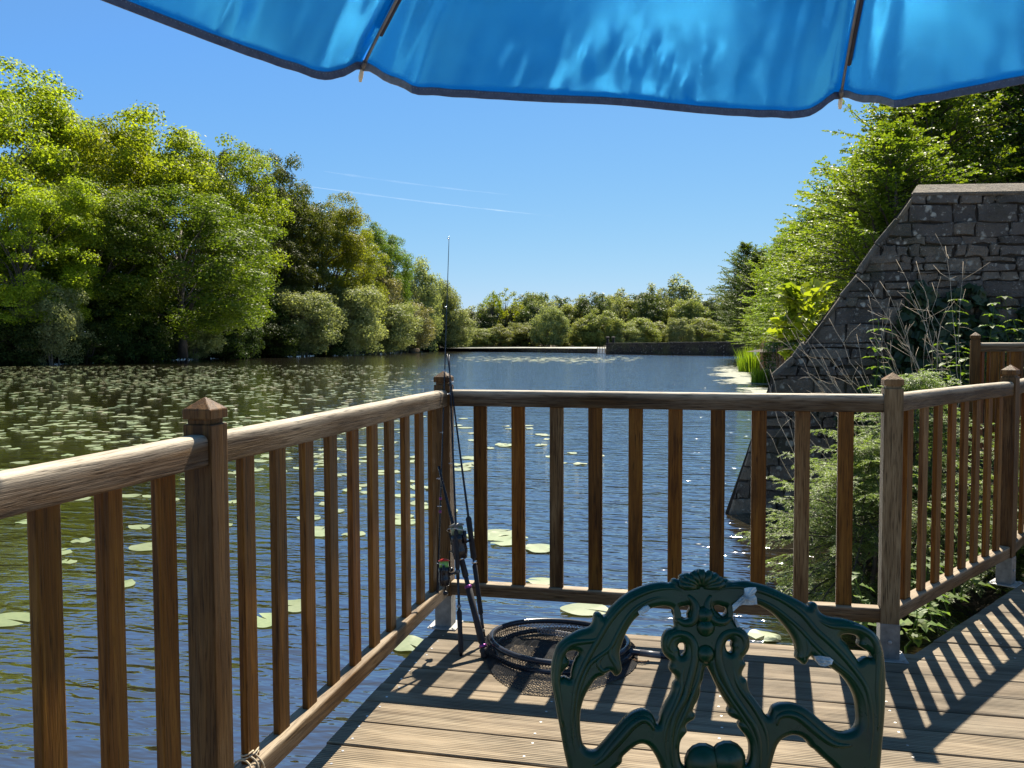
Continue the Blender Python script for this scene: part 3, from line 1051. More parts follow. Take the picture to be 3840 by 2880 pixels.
PC = (.575, .90)
PRAD = 2.52
a0 = math.atan2(3.14 - PC[1], -.536 - PC[0])
par = empty('parasol', tuple(pl(PC[0], PC[1], 0)))
tag(par, 'bright blue fabric parasol with grey hem overhead', 'parasol')
PO = Vector(par.location)
SLOPE = .335
def rise(r): return (.06 * (1 - r) + .26 / 3 * (1 - r ** 3)) * PRAD * HP      # a dome, steeper towards the rim


APEX = PZ + rise(0)
tips = []
for k in range(8):
    a = a0 - k * math.pi / 4
    tips.append((PC[0] + PRAD * math.cos(a), PC[1] + PRAD * math.sin(a)))
tips[0], tips[1] = (-.536, 3.14), (1.289, 3.40)
tipz = [PZ + .005, PZ - .02, PZ, PZ, PZ, PZ, PZ, PZ + .11]


def edge_drop(s, k):     # how far the hem hangs below the line between two rib tips; s 0..1 from tip k to k+1
    base = .052 * (min(1, s / .10) ** 1.2) * (min(1, (1 - s) / .075) ** 1.3)
    return base * (1 - .08 * math.sin(s * 5 + k)) + .003 * mnoise.noise(Vector((s * 5, k * 7., 2)))


NS, NR = 72, 34
V, Fc = [], []
hem_paths = []
can = []
for k in range(8):
    A, B = tips[k], tips[(k + 1) % 8]
    za, zb = tipz[k], tipz[(k + 1) % 8]
    grid = []
    for j in range(NR + 1):
        row = []
        r = j / NR
        rr_ = .03 + .97 * r
        for i in range(NS + 1):
            s = i / NS
            ex, ey = A[0] + (B[0] - A[0]) * s, A[1] + (B[1] - A[1]) * s
            ez = za + (zb - za) * s
            x, y = PC[0] + (ex - PC[0]) * rr_, PC[1] + (ey - PC[1]) * rr_
            z = PZ + rise(rr_) + (ez - PZ) * rr_
            z -= .05 * math.sin(math.pi * s) * math.sin(math.pi * min(1, rr_))   # slack between ribs
            near = min(s, 1 - s)
            # creases radiating from the rib
            z += .0060 * math.sin(near * 95 * (1 + .4 * (1 - rr_)) + k) * math.exp(-near * 11) * rr_
            t = max(0, (rr_ - .80) / .20)
            q = Vector((s * 7 + k * 9, rr_ * 3, k))
            z += .012 * mnoise.noise(Vector((s * 3 + k * 5, rr_ * 2, 0))) * rr_
            mid = math.exp(-((s - .55) / .28) ** 2)
            cr_ = abs(mnoise.noise(Vector((s * 22 + rr_ * 9, rr_ * 13 - s * 11, k * 3.))))
            z += (t ** 1.3) * (1 - t ** 5) * mid * .085 * (cr_ - .2)
            # hem hangs down
            dz = edge_drop(s, k) * (t ** 1.7)
            out = 1 + .02 * (t ** 2) * math.sin(math.pi * s)
            p = pl(PC[0] + (x - PC[0]) * out, PC[1] + (y - PC[1]) * out, z - dz)
            row.append(p)
        grid.append(row)
    b = len(V)
    for row in grid: V += [tuple(p - PO) for p in row]
    W = NS + 1
    for j in range(NR):
        for i in range(NS):
            a = b + j * W + i
            Fc.append((a, a + 1, a + 1 + W, a + W))
    hem_paths.append(grid[-1])
cn = mesh_obj('canopy', V, Fc, FABRIC, par, True)
for k, P in enumerate(hem_paths):
    mb = MB()
    n = len(P)
    W_ = .024
    vv, ff = [], []
    for i, p in enumerate(P):
        t = (P[min(i + 1, n - 1)] - P[max(i - 1, 0)]).normalized()
        f = smoothturn = min(1, max(0, (i / n - .02) * 12)) if True else 1
        inn = Vector((PO.x, PO.y, p.z)) - p
        inn.normalize()
        dn = Vector((0, 0, -1))
        v0 = p + Vector((0, 0, .004))
        v1 = p + dn * (W_ * .85) + inn * (.004)
        for o_ in (v0, v1): vv.append(o_ - inn * .0018 - PO)
        for o_ in (v1, v0): vv.append(o_ + inn * .0018 - PO)
    for i in range(n - 1):
        for j in range(4):
            a, c = i * 4 + j, i * 4 + (j + 1) % 4
            ff.append((a, a + 4, c + 4, c))
    ff.append((0, 1, 2, 3)); ff.append(tuple((n - 1) * 4 + j for j in (3, 2, 1, 0)))
    h = mesh_obj('hem', vv, ff, HEM, cn)
    h.data.materials.append(HEMB)
    for fi in range(0, int(n * .10) * 4): h.data.polygons[fi].material_index = 1
    # stitching
    sb = MB()
    for i in range(2, n - 2):
        for f in (.25, .75):
            p = P[i] * (1 - f) + P[i + 1] * f
            inn = (Vector((PO.x, PO.y, p.z)) - p).normalized()
            sb.lathe([(.0014, 0), (.0012, .0012)], 5, p + Vector((0, 0, -.004)) + inn * .0022 - PO, inn)
    sb.build('stitching', STEEL_W, h)
for k in range(8):
    A = tips[k]
    tip = pl(A[0], A[1], tipz[k] - .012)
    P = []
    for t in np.linspace(.02, 1.0, 14):
        q = pl(PC[0] + (A[0] - PC[0]) * t, PC[1] + (A[1] - PC[1]) * t, PZ + rise(.03 + .97 * t) + (tipz[k] - PZ) * t - .012)
        P.append(q - PO)
    d = P[-1] - P[-3]
    rb = MB().tube(P, .0042, 8).build('rib', RIBM, par, True)
    side = Vector((-d.y, d.x, 0)).normalized()
    MB().tube([p + side * -.0085 + Vector((0, 0, .004)) for p in P[:-1]], .0062, 6).build('rib_sleeve', RIBD, rb, True)
    dn = d.normalized()
    MB().tube([tip - PO - dn * .03, tip - PO + dn * .0], [.0075, .0075], 8).build('rib_socket', RIBM, rb, True)
    MB().tube([tip - PO + dn * -.002 + Vector((0, 0, -.002)), tip - PO + dn * .014 + Vector((0, 0, -.016)), tip - PO + dn * .02 + Vector((0, 0, -.026))], [.0055, .0065, .004], 8).build('rib_tip', PLASTIC, rb, True)
MB().tube([(0, 0, .0), (0, 0, APEX + .03)], .016, 14).build('pole', RIBM, par, True)
MB().lathe([(.20, 0), (.20, .04), (.17, .07), (.04, .09), (.03, .30), (.02, .30)], 24).build('base', HEM, par, True)
MB().lathe([(.05, -.05), (.05, 0), (.02, .03), (.004, .09)], 14, (0, 0, APEX)).build('finial', RIBM, par, True)

# ------------------------------------------------------------------ fishing tackle
def F2(x, y, D): return Vector(at(x / K, y / K, D))


def rod_blank(mb, P, r0, r1, n=10):
    m_ = 14
    Q = [P[0] + (P[1] - P[0]) * t for t in np.linspace(0, 1, m_)]
    mb.tube(Q, list(np.linspace(r0, r1, m_)), n)


def guide(mb, p, axis, side, r=.009):
    axis = axis.normalized()
    c = p + side * (r + .006)
    u = side.normalized()
    v = axis.cross(u).normalized()
    mb.tube([c + (u * math.cos(a) + v * math.sin(a)) * r for a in np.linspace(0, 2 * math.pi, 15)], .0015, 5, False)
    mb.tube([p - axis * .012, c - u * r], .0011, 5)
    mb.tube([p + axis * .012, c - u * r], .0011, 5)


def make_rod(label, bot, top, rb, rt, grips, guides, trims, side):
    e = empty('fishing_rod', tuple(bot))
    tag(e, label, 'fishing rod', 'fishing rods leaning in the corner of the railing')
    ax = top - bot
    L = ax.length
    mb = MB()
    rod_blank(mb, (Vector((0, 0, 0)), ax), rb, rt)
    mb.build('blank', BLACK, e, True)
    for (a, b, r) in grips:
        prof = [(r * .55, a * L), (r, a * L + .008), (r * .9, (a + b) / 2 * L), (r, b * L - .01), (r * .5, b * L)]
        MB().lathe(prof, 12, (0, 0, 0), ax.normalized()).build('grip', FOAM, e, True)
    for (a, r, m_) in trims:
        MB().lathe([(r * .9, a * L - .006), (r, a * L - .003), (r, a * L + .003), (r * .9, a * L + .006)], 12, (0, 0, 0), ax.normalized()).build('ring', m_, e, True)
    for (t, r) in guides:
        gb = MB()
        guide(gb, ax * t, ax, side, r)
        gb.build('line_guide', GUIDE, e, True)
    return e, ax


def make_reel(e, p, ax, out, s=1., spool=SPOOL_G, rim=SPOOL_R):
    """a spinning reel hung on the rod at p, standing off along out"""
    a = ax.normalized()
    u = (out - a * out.dot(a)).normalized()
    v = a.cross(u)
    reel = empty('reel')
    reel.parent = e
    mb = MB()
    mb.tube([p, p + u * .022 * s - a * .005, p + u * .045 * s - a * .01], [.006, .005, .009], 8)
    mb.tube([p - a * .03, p + a * .03], .008, 8)
    c = p + u * .055 * s
    mb.lathe([(.006, -.055 * s), (.020 * s, -.05 * s), (.025 * s, -.025 * s), (.022 * s, 0), (.024 * s, .004 * s), (.026 * s, .02 * s), (.012, .022 * s)], 14, c, a)
    mb.tube([c + v * .027 * s - a * .01, c + v * .03 * s + a * .03 * s], .006 * s, 8)
    mb.tube([c - v * .027 * s - a * .01, c - v * .03 * s + a * .03 * s], .006 * s, 8)
    mb.build('body', BLACK, reel, True)
    sp = MB().lathe([(.019 * s, .022 * s), (.019 * s, .046 * s), (.012, .046 * s)], 16, c, a).build('spool', spool, reel, True)
    MB().lathe([(.012, .046 * s), (.023 * s, .047 * s), (.023 * s, .051 * s), (.012, .056 * s), (.003, .058 * s)], 16, c, a).build('spool_rim', rim, sp, True)
    cb = MB()
    h = c - a * .025 * s
    cb.tube([h, h - v * .045 * s, h - v * .052 * s - a * .05 * s], [.004, .004, .003], 7)
    cb.lathe([(.006, -.02), (.0105, -.015), (.0105, .01), (.006, .016)], 10, h - v * .055 * s - a * .055 * s, -v)
    cb.build('crank', BLACK, reel, True)
    bb = MB()
    bb.tube([c + (v * math.cos(t) + u * math.sin(t)) * .031 * s + a * (.03 + .012 * math.sin(t)) * s for t in np.linspace(0, math.pi, 13)], .0014, 5)
    bb.build('bail', GUIDE, reel, True)
    return reel


rtv = Vector(RT)
# two-piece upper section hung beside the corner post, the tallest
tz = Vector(on_z(945, 1296, .245))
rA, axA = make_rod('thinnest and tallest black fishing rod, tip against the sky', F2(1640, 2250, 3.80), F2(1684, 889, 3.98), .0052, .0013, [(0.0, .11, .0068)], [(.25, .014), (.45, .007), (.62, .006), (.8, .005), (.995, .003)], [(.235, .0065, PURPLE), (.27, .0065, PURPLE)], Vector((-.2, -.9, .1)))
bB = Vector(on_z(1729 / K, 2461 / K, .0))
tB = F2(1684, 1330, 3.92)
rB, axB = make_rod('upright fishing rod with a green and red reel low down at the corner post', bB, tB, .0062, .003, [(.01, .145, .0115), (.27, .40, .0105)], [(.62, .009), (.86, .007)], [(.155, .010, STEEL_W), (.265, .0115, STEEL), (.405, .0115, STEEL)], Vector((-.6, -.7, .1)))
make_reel(rB, axB * .262, axB, Vector((-.95, -.25, 0)), 1.05)
bC = Vector(on_z(1822 / K, 2468 / K, 0))
tC = F2(1645, 1749, 3.86)
rC, axC = make_rod('short thick telescopic rod with purple trim leaning to the left', bC, tC, .013, .0055, [(.0, .055, .0195), (.07, .355, .0155), (.40, .60, .014)], [(.93, .008)], [(.355, .0165, PURPLE), (.50, .0148, GUIDE), (.62, .0125, PURPLE), (.06, .0165, PURPLE)], Vector((-.9, -.4, .1)))
bD = Vector(on_z(1819 / K, 2420 / K, 0))
tD = F2(1677, 1328, 3.94)
rD, axD = make_rod('fishing rod with a large black reel, crossing behind the telescopic rod', bD, tD, .0075, .0028, [(.0, .03, .011), (.10, .27, .0115), (.285, .43, .0135)], [(.76, .012), (.9, .008)], [(.05, .009, TWINE), (.275, .0125, GUIDE)], Vector((.6, -.7, .1)))
make_reel(rD, axD * .35, axD, Vector((-.45, -.85, 0)), 1.45, m_plain('grey_green_line', (.16, .22, .13), .4), STEEL)

# landing net lying folded on the boards
net = empty('landing_net', (.575, -.235, 0))
tag(net, 'round black landing net lying folded on the deck behind the chair', 'landing net')
NO = Vector(net.location)


def hoop(r1, r2, z, tilt, rad, ph=0.):
    P = []
    for a in np.linspace(0, 2 * math.pi, 49):
        x, y = r1 * math.cos(a), r2 * math.sin(a)
        P.append(Vector((x + .03 * math.sin(2 * a + ph) * .3, y, max(.012, z + tilt[0] * x + tilt[1] * y))))
    return P


H1 = hoop(.292, .255, .050, (-.02, .0), .012)
H2 = hoop(.288, .262, .020, (.02, -.01), .010, 1.)
MB().tube(H1, .0125, 10, False).build('hoop', NETP, net, True)
MB().tube([p + Vector((.012, -.02, 0)) for p in H2], .0105, 10, False).build('hoop', NETP, net, True)


def strands(fn, nu, nv, r):
    """a knotted mesh over fn(u,v): hexagon-like cells"""
    mb = MB()
    pts = {}
    for i in range(nu + 1):
        for j in range(nv + 1):
            u = (i + (.5 if j % 2 else 0)) / nu
            if fn(u, j / nv) is None: continue
            pts[i, j] = Vector(fn(u, j / nv))
    def seg(a, b):
        d = b - a
        if d.length < 1e-6 or d.length > .06: return
        d.normalize()
        s = d.cross(Vector((0, 0, 1)))
        if s.length < 1e-3: s = Vector((1, 0, 0))
        s = s.normalized() * r
        t = Vector((0, 0, 1)) * r
        mb.add([a + s, a - s, a + t, b + s, b - s, b + t], [(0, 1, 4, 3), (1, 2, 5, 4), (2, 0, 3, 5)])
    for (i, j), p in pts.items():
        for q in ((i, j + 1), (i - 1 if j % 2 == 0 else i + 1, j + 1)):
            if q in pts: seg(p, pts[q])
        if (j % 3 == 0) and (i + 1, j) in pts: seg(p, pts[i + 1, j])
    return mb


def bowl(u, v):
    a = 2 * math.pi * u
    x, y = .285 * math.cos(a) * v, .255 * math.sin(a) * v
    n = mnoise.noise(Vector((x * 9, y * 9, 1)))
    z = 0.012 + .038 * max(0, (v - .55) / .45) ** 1.6 + .018 * abs(n) * (1 - v ** 4) - .02 * x * max(0, v - .5) * 2
    return (x, y, max(.004, z))


strands(bowl, 88, 26, .0013).build('netting', NETM, net)


def curtain(u, v):
    a = 2 * math.pi * u
    z1 = .050 - .02 * .292 * math.cos(a)
    f = 1 + .10 * math.sin(math.pi * v) + .02 * math.sin(9 * a)
    return (.292 * math.cos(a) * f, .262 * math.sin(a) * f, max(.004, z1 * (1 - v) + .008 * v))


strands(curtain, 150, 9, .0014).build('netting', NETM, net)


def apron(u, v):
    a = math.pi + math.pi * 1.25 * u
    e = 1.02 + v * (.10 + .62 * math.exp(-((u - .40) / .22) ** 2) + .3 * math.exp(-((u - .72) / .16) ** 2))
    x, y = .285 * math.cos(a) * (1 + (e - 1) * .45), .262 * math.sin(a) * e
    return (x, y, .004 + .014 * abs(mnoise.noise(Vector((x * 14, y * 14, 5)))) * (1 - .5 * v) + .012 * (1 - v))


strands(apron, 80, 22, .0015).build('netting', NETM, net)
h0 = Vector(on_z(2300 / K, 2436 / K, .035)) - NO
h1 = Vector(on_z(2660 / K, 2480 / K, .018)) - NO
hd = MB()
hd.tube([h0 - (h1 - h0).normalized() * .02, h0 + (h1 - h0) * .12, h0 + (h1 - h0) * .2, h0 + (h1 - h0) * .75, h1], [.010, .011, .0135, .0135, .012], 12)
hd.build('handle', NETP, net, True)
MB().tube([h0 + (h1 - h0) * .28, h0 + (h1 - h0) * .5], .0138, 12).build('handle_sleeve', m_plain('worn_sleeve', (.12, .12, .13), .35), net, True)
hz = MB()
for i in range(15):
    t = i / 14
    c = Vector((-.10 + .30 * t * .62, .10 - .05 * t, .052))
    hz.tube([c + Vector((.010 * math.cos(a), .003 * math.cos(a), .012 * math.sin(a) + .002)) for a in np.linspace(0, 2 * math.pi, 11)], .0022, 5, False)
hz.build('spring_loop', m_plain('grey_cord', (.20, .20, .22), .5), net, True)

# small dry leaf litter on the boards
for (x, y, s, lab) in ((2388, 2484, .03, 'curled brown dead leaf on the deck beside the net handle'),):
    c = Vector(on_z(x / K, y / K, .003))
    mb = MB()
    for i in range(7):
        a = i * .9
        mb.tube([c + Vector((-.035 + .011 * i, .006 * math.sin(a), .004)), c + Vector((-.02 + .011 * i, .012 * math.cos(a), .010)), c + Vector((-.012 + .011 * i, .004, .003))], [.0015, .003, .001], 5)
    o = mb.build('dead_leaf', DEADIVY, None, True)
    tag(o, lab, 'leaf')

# ------------------------------------------------------------------ old stone walls


def clip_poly(poly, a, n):       # keep the side of the line through a where dot(p-a, n) >= 0
    out = []
    for i in range(len(poly)):
        p, q = np.array(poly[i]), np.array(poly[(i + 1) % len(poly)])
        dp, dq = np.dot(p - a, n), np.dot(q - a, n)
        if dp >= 0: out.append(tuple(p))
        if (dp >= 0) != (dq >= 0): out.append(tuple(p + (q - p) * dp / (dp - dq)))
    return out


def stone_face(mb, poly_clips, u0, u1, v0, v1, to3d, hmin, hmax, lmin, lmax, prot=.03, gap=.012, skip=.0, seed=3, jit=1.):
    """coursed rubble on a face: (u,v) -> to3d(u,v,out)"""
    rg = random.Random(seed)
    v = v0
    while v < v1:
        h = rg.uniform(hmin, hmax)
        u = u0 - rg.uniform(0, lmax)
        while u < u1:
            l = rg.uniform(lmin, lmax) * (.7 + .6 * h / hmax)
            if rg.random() > skip:
                parts = [(u, v, l, h)]
                if h > hmax * .75 and rg.random() < .35:
                    hh = h * rg.uniform(.4, .6)
                    parts = [(u, v, l, hh), (u, v + hh, l, h - hh)]
                for (uu, vv, ll, hh) in parts:
                    j = lambda k: rg.uniform(-k, k) * jit
                    g_ = gap / 2
                    P = [(uu + g_ + j(.012), vv + g_ + j(.010)), (uu + ll / 2 + j(.03), vv + g_ + j(.012)), (uu + ll - g_ + j(.012), vv + g_ + j(.01)), (uu + ll - g_ + j(.012), vv + hh / 2 + j(.01)), (uu + ll - g_ + j(.012), vv + hh - g_ + j(.01)), (uu + ll / 2 + j(.03), vv + hh - g_ + j(.012)), (uu + g_ + j(.012), vv + hh - g_ + j(.01)), (uu + g_ + j(.012), vv + hh / 2 + j(.01))]
                    for (a, n) in poly_clips:
                        if len(P) > 2: P = clip_poly(P, np.array(a), np.array(n))
                    if len(P) < 3: continue
                    c = np.mean(P, axis=0)
                    if max(np.ptp(np.array(P)[:, 0]), .0) < .03: continue
                    pr = rg.uniform(.25, 1) * prot
                    tlt = (rg.uniform(-.05, .05), rg.uniform(-.05, .05))
                    n = len(P)
                    V = []
                    for f, o in ((1, -.04), (1., pr * .55), (.90, pr)):
                        for p in P:
                            q = c + (np.array(p) - c) * f
                            V.append(to3d(q[0], q[1], o + (tlt[0] * (q[0] - c[0]) + tlt[1] * (q[1] - c[1]) if o > 0 else 0)))
                    Fc = [tuple(range(2 * n, 3 * n))]
                    for L in (0, 1):
                        for i in range(n):
                            a, b = L * n + i, L * n + (i + 1) % n
                            Fc.append((a, b, b + n, a + n))
                    mb.add(V, Fc)
            u += l
        v += h


BD = 9.52          # the buttress stands this far ahead
BN = np.array([_sy, -_cy, 0])           # its face looks back at the deck


def b_uv(xd, yd):          # picture point on the face -> metres (u to the right, v up) 
    d = ray(xd, yd)
    n = np.array([-_sy, _cy, 0])
    t = BD / np.dot(d, n)
    p = CAM + d * t
    return float(np.dot(p - CAM, np.array([_cy, _sy, 0]))), float(p[2])


def b3(u, v, o=0.):
    p = lat(u, BD, v)
    return tuple(p + BN * o)


prof_px = [(1985, 396), (1850, 588), (1735, 742), (1712, 772), (1667, 812), (1655, 850), (1610, 985), (1563, 1118)]
prof = [b_uv(*p) for p in prof_px]
prof_b = [(prof[-1][0] - .05, WATER - 1.2)]
topR = b_uv(2212, 388)
right_u = 9.2
tz_r = topR[1] + .02
poly = [*prof_b, *prof[:0:-1], (prof[0][0] - .09, prof[0][1] - .14), (right_u, tz_r - .14), (right_u, WATER - 1.2)]
THK = .75
bt = empty('stone_buttress', b3(4.5, 0))
tag(bt, 'dark lichen-spotted old stone buttress wall with a steeply sloping end, right of the pond', 'stone wall')
bo3 = np.array(bt.location)


def loc3(u, v, o): return tuple(np.array(b3(u + max(0, -o) * .47, v, o)) - bo3)     # the end is cut obliquely


V = [loc3(u, v, 0) for u, v in poly] + [loc3(u, v, -THK) for u, v in poly]
n = len(poly)
Fc = [tuple(range(n)), tuple(range(2 * n - 1, n - 1, -1))] + [(i, i + n, (i + 1) % n + n, (i + 1) % n) for i in range(n)]
core = mesh_obj('core', V, Fc, MORTAR, bt)
bm = bmesh.new(); bm.from_mesh(core.data); bmesh.ops.recalc_face_normals(bm, faces=bm.faces[:]); bm.to_mesh(core.data); bm.free()
clips = []
for a, b in zip(prof[:-1], prof[1:]):
    d = np.array(b) - np.array(a)
    nrm = np.array([-d[1], d[0]])
    nrm = nrm / np.linalg.norm(nrm)
    if nrm[0] < 0: nrm = -nrm
    clips.append((a, nrm))
# the outline is concave at the shoulder, so clip the upper and lower wall apart
sh = prof[4][1]
lo_clip = [clips[4], clips[5], clips[6], ((0, sh - .004), (0, -1))]
mb = MB()
zones = [(0, 1, .11, .26), (1, 2, .12, .28), (2, 4, .10, .2)]
for zi, (ia, ib, hm, hx) in enumerate(zones):
    pa, pb = np.array(prof[ia]), np.array(prof[ib])
    d_ = pb - pa
    n_ = np.array([-d_[1], d_[0]]) / np.linalg.norm(d_)
    if n_[0] < 0: n_ = -n_
    top_v = pa[1] - (.135 if ia == 0 else .003)
    stone_face(mb, [(pa + n_ * .015, n_), ((0, top_v), (0, -1)), ((0, pb[1] + .003), (0, 1))], pb[0], right_u - 1.5, pb[1], top_v, loc3, hm * .72, hx * .85, .10, .46, .06, .012, .0, 5 + zi, 1.7)
stone_face(mb, lo_clip, prof[-1][0], right_u - 3.5, WATER - .3, sh, loc3, .09, .23, .12, .5, .05, .012, .0, 8, 1.6)
mb.build('stones', STONE, bt)
# sloping top coping and the slope edge, paler for its sunlit rim
mb = MB()
u = prof[0][0] - .02
zc = prof[0][1]
rgc = random.Random(4)
slope = (tz_r - zc) / (right_u - prof[0][0])
while u < right_u - 1.5:
    l = rgc.uniform(.9, 1.5)
    if u < prof[0][0]: l = 1.25
    for_ = [(u + .003, zc + slope * (u - prof[0][0])), (u + l - .003, zc + slope * (u + l - prof[0][0]))]
    V = []
    for (uu, vv) in for_:
        xo = -.10 if uu < prof[0][0] + .1 else 0.
        V += [loc3(uu + xo * 1, vv - .15, .055), loc3(uu + xo * .9, vv - .115, .065), loc3(uu, vv + .03, -.24), loc3(uu, vv + .04, -THK * .55), loc3(uu + xo, vv - .10, -THK - .06), loc3(uu + xo, vv - .15, -THK - .05)]
    mb.add(V, [tuple(range(6))[::-1], tuple(range(6, 12))] + [(i, (i + 1) % 6, (i + 1) % 6 + 6, i + 6) for i in range(6)])
    u += l
cp = mb.build('coping', COPING, bt)
bm = bmesh.new(); bm.from_mesh(cp.data); bmesh.ops.recalc_face_normals(bm, faces=bm.faces[:]); bmesh.ops.bevel(bm, geom=bm.edges[:], offset=.012, segments=2, affect='EDGES'); bm.to_mesh(cp.data); bm.free()
mb = MB()
edge = [(prof[0][0] - .06, prof[0][1] - .09)] + prof[1:5]
for a, b in zip(edge[:-1], edge[1:]):
    a, b = np.array(a), np.array(b)
    d = b - a
    L = np.linalg.norm(d)
    d /= L
    nrm = np.array([-d[1], d[0]])
    if nrm[1] < 0: nrm = -nrm
    k = max(1, int(L / .27))
    for i in range(k):
        p, q = a + d * L * i / k + d * .004, a + d * L * (i + 1) / k - d * .004
        e1, e2 = rgc.uniform(-.03, .03), rgc.uniform(-.03, .03)
        V = []
        for pt, e in ((p, e1), (q, e2)):
            for o, hgt in ((.040, -.05), (.058, -.012), (.03, .010 + e), (-.3, .022 + e), (-THK - .03, .0), (-THK - .03, -.10)):
                x = pt + nrm * hgt
                V.append(loc3(x[0], x[1], o))
        mb.add(V, [tuple(range(6))[::-1], tuple(range(6, 12))] + [(j, (j + 1) % 6, (j + 1) % 6 + 6, j + 6) for j in range(6)])
es = mb.build('lit_slope_edge', COPING, bt)  # lighter stone colour on the slope edge paints in its thin sunlit rim
bm = bmesh.new(); bm.from_mesh(es.data); bmesh.ops.recalc_face_normals(bm, faces=bm.faces[:]); bmesh.ops.bevel(bm, geom=bm.edges[:], offset=.008, segments=1, affect='EDGES'); bm.to_mesh(es.data); bm.free()


def long_wall(name, a, b, z0, z1a, z1b, thick, label, mat, hh=(.25, .5), ll=(.5, 1.3), prot=.06, capm=None, seed=1, ends=True, cap_step=None):
    """a straight coursed wall from a to b (plan), its visible face on the left of a->b turned to the viewer"""
    a, b = np.array(a[:2]), np.array(b[:2])
    d = b - a
    L = float(np.linalg.norm(d))
    d /= L
    nrm = np.array([d[1], -d[0]])
    if np.dot(nrm, CAM[:2] - a) < 0: nrm = -nrm
    e = empty(name, (a[0], a[1], 0))
    tag(e, label, 'stone wall')
    f3 = lambda u, v, o: (d[0] * u + nrm[0] * o, d[1] * u + nrm[1] * o, v)
    V = [f3(0, z0 - 1, 0), f3(L, z0 - 1, 0), f3(L, z1b, 0), f3(0, z1a, 0), f3(0, z0 - 1, -thick), f3(L, z0 - 1, -thick), f3(L, z1b, -thick), f3(0, z1a, -thick)]
    c = mesh_obj('core', V, [(0, 1, 2, 3), (5, 4, 7, 6), (0, 3, 7, 4), (1, 5, 6, 2), (3, 2, 6, 7)], MORTAR, e)
    mb = MB()
    sl = (z1b - z1a) / L
    nn = np.array([sl, -1.]) / math.hypot(sl, 1)
    stone_face(mb, [((0, 0), (1, 0)), ((L, 0), (-1, 0)), ((0, z1a - .02), nn)], 0, L, z0, max(z1a, z1b), f3, hh[0], hh[1], ll[0], ll[1], prot, .03, .02, seed)
    if ends:
        g3 = lambda u, v, o: (-d[0] * o - nrm[0] * u, -d[1] * o - nrm[1] * u, v)
        stone_face(mb, [((0, 0), (1, 0)), ((thick, 0), (-1, 0)), ((0, z1a - .02), (0, -1))], 0, thick, z0, z1a, g3, hh[0], hh[1], ll[0] * .6, ll[1] * .6, prot * .8, .03, .02, seed + 1)
    mb.build('stones', mat, e)
    mb = MB()
    u = 0
    rg = random.Random(seed)
    while u < L:
        l = min(rg.uniform(ll[1] * .8, ll[1] * 1.8), L - u)
        st = 0
        if cap_step and u > L * cap_step[0]: st = cap_step[1]
        dz = rg.uniform(-.02, .02)
        za, zb = z1a + sl * u + st, z1a + sl * (u + l) + st
        V = []
        for uu, zz in ((u + .01, za), (u + l - .01, zb)):
            V += [f3(uu, zz - .06 - st, .10), f3(uu, zz + .05 + dz, .08), f3(uu, zz + .07 + dz, -thick * .5), f3(uu, zz + .05, -thick - .08), f3(uu, zz - .06 - st, -thick - .1)]
        mb.add(V, [tuple(range(5))[::-1], tuple(range(5, 10))] + [(j, (j + 1) % 5, (j + 1) % 5 + 5, j + 5) for j in range(5)])
        u += l
    mb.build('coping', capm or mat, e)
    return e, f3, L


# far sluice wall and weir
wa, wb = on_z(1309, 764.5, WATER), on_z(1612, 768.3, WATER)


def z_at(xd, yd, p):     # height of a line of sight over plan point p
    d = ray(xd, yd)
    t = np.linalg.norm(np.array(p[:2]) - CAM[:2]) / np.linalg.norm(d[:2])
    return float(CAM[2] + d[2] * t)


za, zb = z_at(1309, 740.5, wa), z_at(1600, 739.5, wb)
far_e, far_f3, far_L = long_wall('sluice_wall', wa, wb, WATER, za - .08, zb - .08, 1.6, 'long dark stone sluice wall across the far end of the pond', FARSTONE, (.3, .5), (.5, 1.2), .05, FARSTONE, 11, True, (.42, .10))
w1, w2 = on_z(952, 757.5, WATER), on_z(1288, 763.2, WATER)
zw1, zw2 = z_at(952, 750.5, w1), z_at(1288, 753.0, w2)
long_wall('weir', w1, w2, WATER, zw1 - .06, zw2 - .06, 1.2, 'low dark stone weir in the distance, left of the sluice wall', FARSTONE, (.25, .4), (.5, 1.4), .05, FARSTONE, 12)
# spill between weir and wall
sp = empty('sluice_gate', tuple(on_z(1298, 764, WATER)))
tag(sp, 'small pale sluice gate with water spilling between weir and wall', 'sluice gate')
s0, s1 = on_z(1290, 763.2, WATER), on_z(1307, 764, WATER)
so_ = np.array(sp.location)
hgt = z_at(1298, 752, s0)
MB().add([tuple(s0 - so_ + np.array([0, 0, 0.02])), tuple(s1 - so_ + np.array([0, 0, .02])), tuple(s1 - so_ + np.array([-.2, .8, hgt - WATER])), tuple(s0 - so_ + np.array([-.2, .8, hgt - WATER])), tuple(s1 - so_ + np.array([-.6, 4, hgt - WATER])), tuple(s0 - so_ + np.array([-.6, 4, hgt - WATER]))], [(0, 1, 2, 3), (3, 2, 4, 5)]).build('spill', WHITEW, sp)
mb = MB()
for t in (0.02, .33, .66, .98):
    p = s0 + (s1 - s0) * t - so_
    mb.box((p[0] - .05, p[1] - .05, -.3), (p[0] + .05, p[1] + .05, hgt - WATER + .25))
mb.build('frame', DRY, sp)
mb = MB()
mb.tube([tuple(s0 - so_ + np.array([0, -.08, hgt - WATER + .16])), tuple(s1 - so_ + np.array([0, -.08, hgt - WATER + .16]))], .05, 6)
mb.build('rail', DRY, sp)
